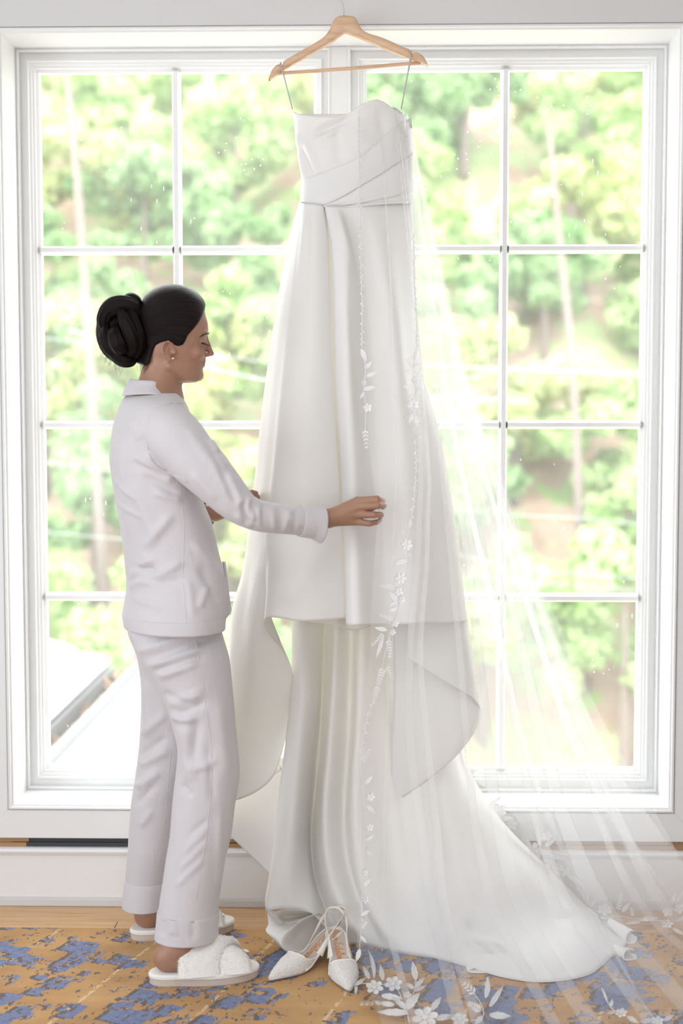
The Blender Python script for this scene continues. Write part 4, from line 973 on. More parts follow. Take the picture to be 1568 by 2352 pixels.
for a_l in (
  ([(322,726,-.43),(300,704,-.44),(270,702,-.44),(248,716,-.43),(240,742,-.42),(250,760,-.41)], [14,20,22,20,16,6], 9, 1.0, .0),
  ([(318,708,-.42),(314,690,-.43),(300,684,-.43),(290,694,-.43),(296,712,-.42)], [8,10,11,10,6], 6, 1.2, .7),
  ([(300,712,-.45),(308,738,-.465),(318,768,-.465),(320,796,-.455),(312,818,-.44)], [9,13,14,13,8], 7, .6, 1.9),
  ([(276,712,-.455),(288,738,-.475),(300,764,-.475),(306,792,-.465),(298,815,-.45)], [10,15,17,16,8], 8, .5, 2.6),
  ([(246,745,-.43),(243,768,-.445),(248,790,-.445),(262,808,-.44),(280,816,-.43)], [8,13,16,15,8], 7, .8, 3.3),
  ([(268,748,-.45),(266,772,-.47),(274,794,-.47),(290,806,-.46)], [9,18,20,9], 8, .9, 4.1),
  ([(254,800,-.43),(266,816,-.44),(284,827,-.44),(300,826,-.43),(308,808,-.43)], [7,14,16,14,7], 7, 1.1, 4.9),
  ([(318,738,-.36),(290,715,-.355),(262,730,-.36),(252,770,-.365),(268,806,-.37),(300,815,-.38)], [16,28,30,30,26,12], 9, 1.0, 5.5),
  ([(326,760,-.40),(296,752,-.40),(274,770,-.40),(280,800,-.40),(304,806,-.40)], [26,40,42,32,14], 11, .7, 6.1)):
    lock(a_l[0], a_l[1], ridges=a_l[2], tw=a_l[3], ph=a_l[4])
# loose flyaway strands
parts = []; R9 = np.random.default_rng(9)
for i in range(46):
    if i < 30:
        th_ = R9.uniform(1.6, 4.9); c0 = (275+44*math.cos(th_), 762-78*math.sin(th_)); d = (math.cos(th_)*R9.uniform(2,9), -math.sin(th_)*R9.uniform(2,9))
        pts = [P(c0[0]*.97+8, c0[1]*.97+22, -.43), P(c0[0]+d[0], c0[1]+d[1], -.42+R9.uniform(-.02,.02)), P(c0[0]+d[0]*.6+R9.uniform(-14,14), c0[1]+d[1]*.6+R9.uniform(4,26), -.42)]
    else:
        x0 = R9.uniform(318, 345); pts = [P(x0, 826, -.44), P(x0-R9.uniform(2,10), 842, -.445), P(x0-R9.uniform(2,14), R9.uniform(848,862), -.44)]
    parts.append((tube('', pts, [.0003,.0003,.00012], None, n=8, sides=4, G_only=True), grid_faces(8, 4, True)))
V, F = join_geo(parts); o = link('flyaway_strands', V, F, 'dark_hair', None, True); adopt(o, woman); o['kind'] = 'stuff'
# ------------------------------------------------------------------ pyjamas
def jersey(name, col, tl=.12):
    t = NT(name); v = t.coord(); f = t.noise(v, 12, 4); g = t.noise(v, 700, 2); k = t.noise(t.mapping(v, sc=(1,1,.35)), 34, 4, .6, .8)
    c = t.mix(f, tuple(x*.97 for x in col), col)
    b = t.bump(k, .22, .010, ); b2 = t.n('ShaderNodeBump', {'Height': g, 'Strength': .12, 'Distance': .0006, 'Normal': b}).outputs[0]
    p = t.bsdf(c, .75, b2, Sheen_Weight=.3); tr = t.n('ShaderNodeBsdfTranslucent', {0: (.9,.86,.83,1)})
    M[name] = t.end(t.n('ShaderNodeMixShader', {0: tl, 1: p, 2: tr.outputs[0]}).outputs[0])
jersey('pyjama_jersey', (.73,.695,.71))
_wr0 = wrinkle
def wrinkle(G, segs, wrap=False): return _wr0(G, [(*q[:5], q[5]*1.2, *q[6:]) for q in segs], wrap)
def rings(rows, n=72, ex=2.2, shear=0.0, m=90):
    """rows (py, left px, right px, Yc, half depth) -> closed ring grid at constant height per row"""
    R = catmull(np.array(rows, float), m); G = np.zeros((m, n, 3)); th = np.linspace(0, 2*math.pi, n, endpoint=False)
    for i, (py, l, r, Yc, hd) in enumerate(R):
        C = P((l+r)/2, py, Yc); h = np.linalg.norm(P(r, py, Yc)-P(l, py, Yc))/2; h = math.sqrt(max(h*h-shear*shear, 1e-6))
        c, s = np.cos(th), np.sin(th); cc = np.sign(c)*np.abs(c)**(2/ex); ss = np.sign(s)*np.abs(s)**(2/ex)
        G[i] = np.stack([C[0]+h*cc-shear*ss, np.full(n, Yc)+hd*ss, np.full(n, C[2])], 1)
    return G
def wear(name, G, mat='pyjama_jersey', thick=.0016, par=None, wrap=True):
    o = sheet(name, G, mat, None, thick, wrap); 
    if par is None: adopt(o, woman)
    else: o.parent = par
    return o
def surf(G, pts, lift=.0012):
    """points of a pixel polyline laid on the camera side of grid G"""
    V = G.reshape(-1, 3); q = proj(V); out = []
    for x, y in pts:
        d = np.hypot(q[:, 0]-x, q[:, 1]-y); c = np.argsort(d)[:14]; c = c[d[c] < d[c[0]]+7]; k = c[np.argmin(V[c, 1])]
        w_ = c[np.abs(V[c, 1]-V[k, 1]) < .02]; out.append(P(x, y, float(V[w_, 1].mean())-lift))
    return np.array(out)
def seam(pts, G, par, r=.0011, n=40, lift=.0004, name='seam'):
    q = catmull(np.array(pts, float), n); o = tube(name, surf(G, q, lift), r, 'pyjama_jersey', None, n=n*2, sides=6); o.parent = par; return o
# trousers
NL = [(1385,304,500,-.435,.095),(1440,294,505,-.445,.104),(1490,311,519,-.455,.106),(1519,326,526,-.46,.105),(1554,348,530,-.465,.098),(1618,382,536,-.475,.088),(1678,400,541,-.48,.082),(1720,409,545,-.485,.078),(1774,405,549,-.488,.076),(1806,401,546,-.49,.074),(1854,396,538,-.492,.072),(1918,391,530,-.495,.070),(1973,382,517,-.495,.069),(2016,376,510,-.495,.069),(2060,369,503,-.495,.068),(2096,364,500,-.495,.068)]
G1 = rings(NL, 90, 2.1, 0, 130)
wr1 = [(310,1500,480,1440,9,.007),(330,1522,500,1458,8,-.006),(335,1530,470,1488,8,.006),(360,1556,455,1520,9,.006),(350,1545,480,1500,7,-.006),(372,1590,440,1620,8,-.005),(385,1618,470,1590,10,.006),(392,1640,450,1650,8,.008,6),(405,1645,475,1610,8,-.006),
       (420,1660,440,1790,14,.008),(455,1650,440,1760,10,-.007),(425,1790,500,1740,9,.005),(420,1800,440,1830,7,-.006),(430,1780,470,1770,6,-.005),(500,1600,520,1800,14,.006),(478,1700,490,1850,10,-.004),(420,1960,480,1900,6,.003),(410,2000,480,1930,6,.003),(400,2040,470,1970,6,.003),(430,1920,480,1880,5,-.003),(505,1850,500,2050,8,.004)]
G1 = wrinkle(G1, wr1, True)
FL = [(1385,306,498,-.36,.095),(1440,298,502,-.35,.104),(1500,315,504,-.335,.105),(1554,324,500,-.325,.10),(1615,326,490,-.315,.092),(1710,321,470,-.30,.082),(1790,311,440,-.29,.075),(1838,303,425,-.28,.072),(1918,297,408,-.265,.069),(1950,295,402,-.26,.068),(1985,291,394,-.25,.067),(2022,289,388,-.24,.066)]
G2 = rings(FL, 90, 2.1, 0, 120)
G2 = wrinkle(G2, [(325,1690,380,1640,9,.006),(320,1740,385,1690,8,-.005),(318,1760,390,1720,9,.006),(312,1810,370,1770,9,.006),(310,1850,360,1800,8,-.005),(335,1560,345,1700,12,.005),(320,1900,350,1860,8,.004)], True)
tro = wear('trousers', G1); G1t = G1
lg = wear('trouser_leg', G2, par=tro)
C1 = rings([(2092,362.5,501.5,-.495,.0695),(2096,362,502,-.495,.0698),(2120,360,501,-.495,.0695),(2152,356.5,499,-.495,.069)], 90, 2.1, 0, 24)
C1 = wrinkle(C1, [(395,2100,400,2150,9,.003),(440,2095,445,2160,8,-.003),(380,2110,372,2150,7,-.003)], True)
wear('trouser_cuff', C1, par=tro, thick=.003)
C2 = rings([(2017,287.5,389.5,-.24,.0675),(2022,287,390,-.24,.0678),(2050,284.5,386,-.24,.0675),(2079,282.5,383,-.24,.067)], 90, 2.1, 0, 24)
wear('trouser_cuff', C2, par=tro, thick=.003)
seam([(446,1440),(452,1490),(461,1550),(472,1620),(483,1700),(486,1760),(483,1830),(474,1920),(463,1990),(450,2066)], G1, tro)
seam([(393,1720),(388,1780),(380,1860),(370,1940),(360,2015)], G2, tro)
# shirt
TS = [(905,290,408,-.40,.072),(914,278,420,-.40,.105),(925,271,430,-.40,.135),(942,264,438,-.40,.155),(965,256.5,444,-.40,.168),(1000,250,448,-.40,.172),(1045,246,452,-.40,.168),(1080,248.5,455,-.40,.165),(1115,254,460,-.40,.160),(1160,261.5,473,-.40,.156),(1200,269.5,489,-.40,.154),(1260,278,503,-.40,.153),(1300,282.5,513,-.40,.154),(1343,286,522,-.402,.160),(1380,282,523,-.404,.166),(1410,277,521,-.406,.172),(1437,280,519,-.408,.174)]
GS = rings(TS, 120, 2.25, .035, 150)
GS = wrinkle(GS, [(330,1040,405,1095,7,.006),(300,1060,390,1100,8,-.006),(315,1050,400,1110,9,.005),(330,1090,410,1140,8,-.005),(350,1130,420,1150,9,.005),(300,1100,360,1240,14,.006),(335,1260,395,1180,10,.008),(355,1280,300,1330,9,.008,6),(300,1300,360,1310,7,-.006),(350,1330,420,1290,9,.006),(295,1350,350,1340,8,.005,-8),(370,1340,420,1330,7,-.004),(440,1240,520,1340,10,.006),(460,1300,500,1390,9,-.006),(455,1400,480,1340,7,.005),(430,1330,445,1420,8,.004),(300,1370,380,1400,10,.004),(275,1000,300,1250,16,.005),(262,1100,320,1150,5,.003),(266,1150,330,1190,5,.003),(300,960,330,1010,14,.004)], True)
shirt = wear('shirt', GS)
H1 = GS[-9:].copy(); ctr = H1.mean(1, keepdims=True); H1 = ctr+(H1-ctr)*1.004; H1[..., 2] = GS[-9:, :, 2]; H1[-1, :, 2] -= .001
wear('shirt_hem', H1, par=shirt, thick=.002)
seam([(405,1100),(413,1130),(420,1180),(422,1250),(420,1320),(424,1380),(428,1438)], GS, shirt)
# front placket corner that hangs a little proud
G = fan_u([px_line(q) for q in ([(513,1290,-.43),(519,1350,-.43),(519,1420,-.43)],[(517,1290,-.41),(524,1350,-.41),(529,1408,-.41)],[(515,1290,-.38),(523,1350,-.38),(530,1400,-.38)],[(510,1290,-.34),(517,1350,-.34),(520,1420,-.34)])], 24, 6)
wear('shirt_placket', G, par=shirt, wrap=False)
# near sleeve
SA = [(366,978,-.49,60),(398,1002,-.54,64),(438,1048,-.562,58.5),(470,1080,-.57,55),(502,1114,-.575,49),(532,1146,-.577,43),(560,1170,-.573,37),(592,1184,-.562,34),(625,1190,-.545,33),(662,1194,-.525,32),(695,1197,-.507,31.5)]
q = catmull(np.array(SA, float), 100); pts = np.array([P(x, y, Y) for x, y, Y, r in q])
GA = tube('', pts, q[:, 3]*SPX*.985, None, sides=80, G_only=True)
GA = wrinkle(GA, [(556,1150,566,1205,6,-.006),(566,1140,580,1200,7,.007),(576,1150,572,1205,5,-.005),(590,1160,600,1215,6,.005),(604,1155,600,1215,5,-.004),(622,1165,630,1218,6,.004),(640,1162,645,1222,6,-.003),(665,1170,650,1222,6,.004),(680,1168,672,1224,4,-.003),(520,1085,560,1165,8,.006),(500,1070,545,1160,7,-.005),(470,1040,530,1130,10,.005),(540,1180,580,1208,6,.004),(440,1085,500,1150,9,.004),(430,980,480,1060,12,.004),(660,1185,690,1215,5,.003),(482,1010,500,1040,7,.005),(495,1048,520,1072,6,.004)], True)
slv = wear('sleeve', GA, par=shirt)
q = catmull(np.array([(688,1197,-.511,33),(694,1197.5,-.508,34),(715,1199.5,-.497,35),(738,1202,-.486,36.5)], float), 20); pts = np.array([P(x, y, Y) for x, y, Y, r in q])
GC = tube('', pts, q[:, 3]*SPX, None, sides=70, G_only=True); GC[12:, :, 2] -= np.linspace(0, .008, 8)[:, None]*(GC[12:, :, 2] < pts[12:, 2][:, None])
cf = wear('sleeve_cuff', GC, par=shirt, thick=.0026)
seam([(420,926),(400,924),(377,932),(358,947),(343,968),(338,995),(340,1028),(347,1056),(366,1075),(395,1089),(430,1107)], np.concatenate([GS.reshape(-1, 3), GA.reshape(-1, 3)])[None], shirt, .0016, 60, .0045)
# far sleeve
q = catmull(np.array([(372,988,-.30,56),(385,1030,-.25,54),(405,1090,-.22,46),(422,1150,-.205,40),(432,1182,-.207,36),(452,1184,-.225,33),(476,1180,-.246,30)], float), 60)
GF = tube('', np.array([P(x, y, Y) for x, y, Y, r in q]), q[:, 3]*SPX, None, sides=48, G_only=True)
wear('sleeve', GF, par=shirt)
# collar: stand and fall
def ringpy(th, l, r, pl, pn, pr, pf, Yc, hd):
    c, s = math.cos(th), math.sin(th); px = (l+r)/2+(r-l)/2*c
    wl, wr_, wn, wf = max(-c, 0)**2, max(c, 0)**2, max(-s, 0)**2, max(s, 0)**2
    return P(px, pl*wl+pr*wr_+pn*wn+pf*wf, Yc+hd*s)
th = np.linspace(0, 2*math.pi, 80, endpoint=False)
lv = [(304,396,892,908,932,905,-.40,.056),(301,394,878,884,917,888,-.40,.056),(299,394,871.5,875,911,880,-.40,.057),(297,396,871,875.5,911,880,-.40,.060),(291,400,882,887,917,890,-.40,.068),(284,405,899,898,925,900,-.40,.080),(280.5,408,909,905,930,906,-.40,.088)]
GCo = np.array([[ringpy(a, *r) for a in th] for r in lv]); GCo = np.stack([catmull(GCo[:, j], 28) for j in range(80)], 1)
wear('collar', GCo, par=shirt, thick=.002)
# ------------------------------------------------------------------ plush slippers
cloth('plush_cream', (.96,.925,.875), (.9,.85,.78), .08, .95, 500, .4, .6); plain('slipper_rubber', (.60,.50,.43), .6, 60, .1)
def slip_outline(L_, off=0.0, n=64):
    out = []
    for i in range(n):
        u = i/n*2*math.pi; x = L_*(.5-.5*math.cos(u)); s = 1 if u < math.pi else -1
        v_ = x/L_; w_ = (.034+.016*math.sin(math.pi*min(max((v_-.25)/.75, 0), 1))**1.0)*(max(1-abs(2*v_-1)**5, 0))**.5
        out.append((x+off*-math.cos(u), s*(w_+off*abs(math.sin(u)))))
    return out
def slipper(fr, label, seed):
    O, f, l, L_ = fr; L2 = L_+.012; O = O-f*.008
    W = lambda x, y, z: O+f*x+l*y+np.array([0,0,z-SOLE])
    root = empty('slipper', tuple(W(L2/2, 0, 0))); tag(root, label, 'slipper', 'pair of plush slippers')
    def slab(name, offs, mat):
        rows = []
        for off, z in offs: rows.append([W(x, y, z) for x, y in slip_outline(L2, off)])
        G = np.array(rows); n = 64; V = G.reshape(-1, 3); F = grid_faces(len(rows), n, True)+[tuple(range(n))[::-1], tuple(range((len(rows)-1)*n, len(rows)*n))]
        o = link(name, V, F, mat, None, False); adopt(o, root); return o
    slab('sole', [(-.002, RUGZ), (.001, RUGZ+.004), (.001, RUGZ+.017), (-.001, RUGZ+.018)], 'slipper_rubber')
    slab('footbed', [(-.001, RUGZ+.018), (.003, RUGZ+.020), (.0035, RUGZ+.026), (.001, RUGZ+.030), (-.004, RUGZ+.0305)], 'plush_cream')
    R = np.random.default_rng(seed)
    def strap(xn, xf, hw_, H, th_, peak):
        ns, nt = 40, 28; rows = []
        for i in range(nt):
            t_ = i/(nt-1); y = -.047+.094*t_; a = math.pi*t_
            x = xn+(xf-xn)*(t_*t_*(3-2*t_)); z = RUGZ+.022+H*math.sin(a)**.62
            hwid = hw_*(1+.10*math.sin(a)); tq = th_*(.75+.35*math.sin(a))
            nrm = np.array([-.35*math.cos(a)*1.6, math.sin(a)**.5+.25]); nrm /= np.linalg.norm(nrm)
            ring_ = []
            for j in range(ns):
                b = j/ns*2*math.pi; cx = hwid*math.copysign(abs(math.cos(b))**.75, math.cos(b)); sz = tq*math.sin(b)
                ring_.append(W(x+cx*(1-.0), y+nrm[0]*sz+ .0, z+nrm[1]*sz-.12*cx*(1 if cx > 0 else .2)))
            rows.append(ring_)
        G = np.array(rows); N = normals(G, True); N *= np.sign(np.sum(N*(G-G.mean(1, keepdims=True)), 2))[..., None]
        G = G+N*(R.normal(size=G.shape[:2])*.0009)[..., None]; G[..., 2] = np.maximum(G[..., 2], RUGZ+.0285)
        o = sheet('strap', G, 'plush_cream', None, 0, True); adopt(o, root)
        V, F = [], []; k = 0
        gi = R.uniform(0, nt-1.001, 9000); gj = R.uniform(0, ns, 9000)
        i0, j0 = gi.astype(int), gj.astype(int) % ns; fi, fj = (gi-i0)[:, None], (gj-gj.astype(int))[:, None]; j1 = (j0+1) % ns
        bl = lambda A: (A[i0, j0]*(1-fi)*(1-fj)+A[i0+1, j0]*fi*(1-fj)+A[i0, j1]*(1-fi)*fj+A[i0+1, j1]*fi*fj)
        p, nn = bl(G), bl(N); d = nn+R.normal(size=nn.shape)*.45; d /= np.linalg.norm(d, axis=1, keepdims=True)
        sd = np.cross(d, R.normal(size=nn.shape)); sd /= np.linalg.norm(sd, axis=1, keepdims=True); ln = R.uniform(.0022, .0052, len(p))[:, None]
        V = np.stack([p-sd*.0007-nn*.0006, p+sd*.0007-nn*.0006, p+d*ln], 1).reshape(-1, 3); V[:, 2] = np.maximum(V[:, 2], RUGZ+.024)
        fo = link_np('fur', V, np.arange(len(V)).reshape(-1, 3), 'plush_cream'); fo.parent = o; fo['kind'] = 'stuff'
    strap(.198, .120, .038, .052, .011, 0)
    strap(.112, .172, .048, .070, .0125, 0)
slipper(FR[0], 'cream plush cross-strap slipper on the near foot, closest to the camera', 1)
slipper(FR[1], 'cream plush cross-strap slipper on the far foot, partly hidden by the trouser leg', 2)
# ------------------------------------------------------------------ lace slingback pumps
t = NT('shoe_lace'); v = t.coord(); vo = t.n('ShaderNodeTexVoronoi', {'Vector': v, 'Scale': 95.0}, feature='DISTANCE_TO_EDGE').outputs[0]; nz = t.noise(v, 120, 3, .6, 2.0)
hgt = t.math('ADD', t.math('MULTIPLY', t.math('LESS_THAN', vo, .10), .6), nz)
c = t.mix(nz, (.74,.69,.65), (.91,.875,.82)); M['shoe_lace'] = t.end(t.bsdf(c, .7, t.bump(hgt, .8, .004)))
plain('shoe_satin', (.88,.82,.74), .5, 40); plain('insole_tan', (.62,.52,.47), .5, 40, .1); plain('script_orange', (.80,.36,.10), .5); plain('outsole', (.30,.24,.20), .6, 30); plain('buckle_gold', (.75,.6,.4), .25, Metallic=1.0)
LET = {'S': (.8,[(.78,.86),(.5,1.0),(.22,.8),(.42,.55),(.6,.3),(.4,.02),(.05,.15)]), 'a': (.66,[(.5,.5),(.2,.55),(.08,.25),(.25,.02),(.48,.2),(.52,.5),(.5,.1),(.66,.02)]),
 'm': (.74,[(0,.02),(.05,.5),(.06,.08),(.2,.5),(.32,.4),(.32,.04),(.45,.5),(.6,.4),(.6,.06),(.74,.02)]), 'E': (.78,[(.72,.88),(.45,1.0),(.22,.8),(.48,.55),(.17,.4),(.1,.12),(.38,.0),(.7,.15)]),
 'd': (.66,[(.5,.45),(.2,.52),(.08,.25),(.25,.02),(.48,.2),(.57,1.0),(.52,.1),(.66,.02)]), 'e': (.52,[(.08,.25),(.45,.32),(.3,.52),(.08,.3),(.2,.02),(.52,.08)]),
 'l': (.38,[(.03,.1),(.3,.8),(.2,1.0),(.12,.8),(.15,.1),(.38,.03)]), 'n': (.52,[(0,.02),(.05,.5),(.06,.08),(.2,.5),(.36,.4),(.36,.06),(.52,.02)]), ' ': (.28,None)}
def pump(toe_px, vec, label, buckle_side):
    toe = PF(*toe_px, RUGZ); f = -np.array([vec[0], vec[1], 0]); f /= np.linalg.norm(f); l = np.array([-f[1], f[0], 0]); LS = .262
    O = toe-f*LS; W = lambda x, y, z: O+f*x+l*y+np.array([0,0,z])
    root = empty('slingback_pump', tuple(W(.13, 0, 0))); tag(root, label, 'shoe', 'pair of lace slingback pumps')
    zs = lambda x: RUGZ*0+np.interp(x, [0,.03,.07,.11,.15,.18,.262], [.056,.054,.041,.024,.0105,.0075,.0085])
    wd = lambda x: np.interp(x, [0,.006,.02,.045,.08,.11,.14,.165,.19,.215,.24,.255,.262], [.004,.014,.0225,.0245,.0215,.0235,.031,.0345,.0315,.0235,.0135,.0070,.0008])
    def A(o): adopt(o, root); return o
    X = np.linspace(0, LS, 60)
    # insole and outsole
    G = np.array([[W(x, s*wd(x)*.97, zs(x)+.0005+.0012*s*s) for s in np.linspace(-1, 1, 13)] for x in X])
    A(sheet('insole', G, 'insole_tan', None, .001))
    G = np.array([[W(x, s*wd(x), zs(x)-.0045-.0005*(1-s*s)) for s in np.linspace(-1, 1, 9)] for x in X]); G[..., 2] = np.maximum(G[..., 2], RUGZ+.0006)
    A(sheet('outsole', G, 'outsole', None, .002))
    # rand: thin bound edge around the seat
    ed = [W(x, wd(x), zs(x)) for x in np.linspace(.17, 0, 40)]+[W(x, -wd(x), zs(x)) for x in np.linspace(0, .17, 40)]
    A(tube('seat_binding', ed, .0032, 'shoe_satin', None, n=120, sides=8))
    # vamp
    xs0 = .150; hV = lambda x: np.interp(x, [.10,.13,.15,.165,.19,.215,.24,.262], [.010,.022,.037,.040,.034,.026,.018,.004])
    def throat(s): return xs0+.022*(1-abs(s)**1.6)*1-.055*max(abs(s)-.62, 0)/.38     # the topline dips at the centre, runs back along the sides
    rows = []
    for i in range(40):
        row = []
        for s in np.linspace(-1, 1, 33):
            x0 = throat(s); x = x0+(LS-x0)*(i/39)**.9; a = s*math.pi/2
            hz = hV(x); y = wd(x)*math.copysign(abs(math.sin(a))**.8, s)*1.03; z = zs(x)-.003+(hz)*max(math.cos(a), 0)**.75
            row.append(W(x, y, z))
        rows.append(row)
    G = np.array(rows); R = np.random.default_rng(3); G[1:-1, 1:-1] += normals(G)[1:-1, 1:-1]*(R.normal(size=G.shape[:2])[1:-1, 1:-1]*.0005)[..., None]
    vp = A(sheet('vamp', G, 'shoe_lace', None, .0016))
    o = tube('topline_binding', G[0], .0021, 'shoe_satin', None, n=90, sides=8); o.parent = vp
    # sling strap: from both sides back round the heel
    sA, sB = G[0][1], G[0][-2]
    pts = [sA, W(.07, wd(.07)*np.sign(-1)*1.02, .056), W(.03, -.026, .088), W(-.004, -.016, .103), W(-.011, 0, .106), W(-.004, .016, .103), W(.03, .026, .088), W(.07, wd(.07)*1.02, .056), sB]
    q = catmull(np.array(pts), 90); T = np.gradient(q, axis=0); T /= np.linalg.norm(T, axis=1, keepdims=True); ctr = W(.06, 0, .07)
    out_ = q-ctr; out_[:, 2] = 0; out_ /= np.linalg.norm(out_, axis=1, keepdims=True)+1e-9; Bn = np.cross(T, out_); Bn /= np.linalg.norm(Bn, axis=1, keepdims=True)
    wv = np.interp(np.linspace(0, 1, 90), [0,.08,.25,.75,.92,1], [.009,.006,.0038,.0038,.006,.009])[:, None]
    st_ = A(sheet('sling_strap', np.stack([q-Bn*wv, q, q+Bn*wv], 1), 'shoe_satin', None, .0016))
    bi = 26 if buckle_side < 0 else 63
    u_, w__ = T[bi], Bn[bi]; c0 = q[bi]+out_[bi]*.002
    loop = [c0+u_*.006*a_+w__*.0055*b_ for a_, b_ in ((-1,-1),(1,-1),(1,1),(-1,1),(-1,-1))]
    o = tube('buckle', loop, .0009, 'buckle_gold', None, sides=6); o.parent = st_
    # slim heel
    rows = []
    for z, r, xx in ((.050,.020,.020),(.040,.015,.017),(.028,.009,.014),(.012,.0062,.0125),(RUGZ+.0005,.0066,.0125)):
        rows.append([W(xx+r*math.cos(b)*1.05, r*math.sin(b), z) for b in np.linspace(0, 2*math.pi, 20, endpoint=False)])
    G = np.array(rows); A(link('heel', G.reshape(-1, 3), grid_faces(5, 20, True)+[tuple(range(80, 100))], 'shoe_lace', None, True))
    # maker's script along the insole, heel to toe
    parts = []; adv = .018; S_ = .0185
    for ch in 'Sam Edelman':
        w_, pl = LET[ch]
        if pl:
            c_ = catmull(np.array(pl), 26); c_[:, 0] = adv+c_[:, 0]*S_*.95; c_[:, 1] = (c_[:, 1]-.42)*S_*1.15
            pp = np.array([W(x, (y) if True else 0, zs(x)+.0024) for x, y in c_])
            parts.append((tube('', pp, .00085, None, sides=5, G_only=True), grid_faces(26, 5, True)))
        adv += w_*S_*.95
        if adv > .158: break
    V, F = join_geo(parts); o = link('insole_script', V, F, 'script_orange', None, True); adopt(o, root)
pump((618,2256), (.150,.190), 'ivory lace slingback pump lying nearer the slippers, toe to the left', 1)
pump((803,2281), (-.040,.235), 'ivory lace slingback pump beside the veil edge, toe towards the camera', -1)
wrinkle = _wr0
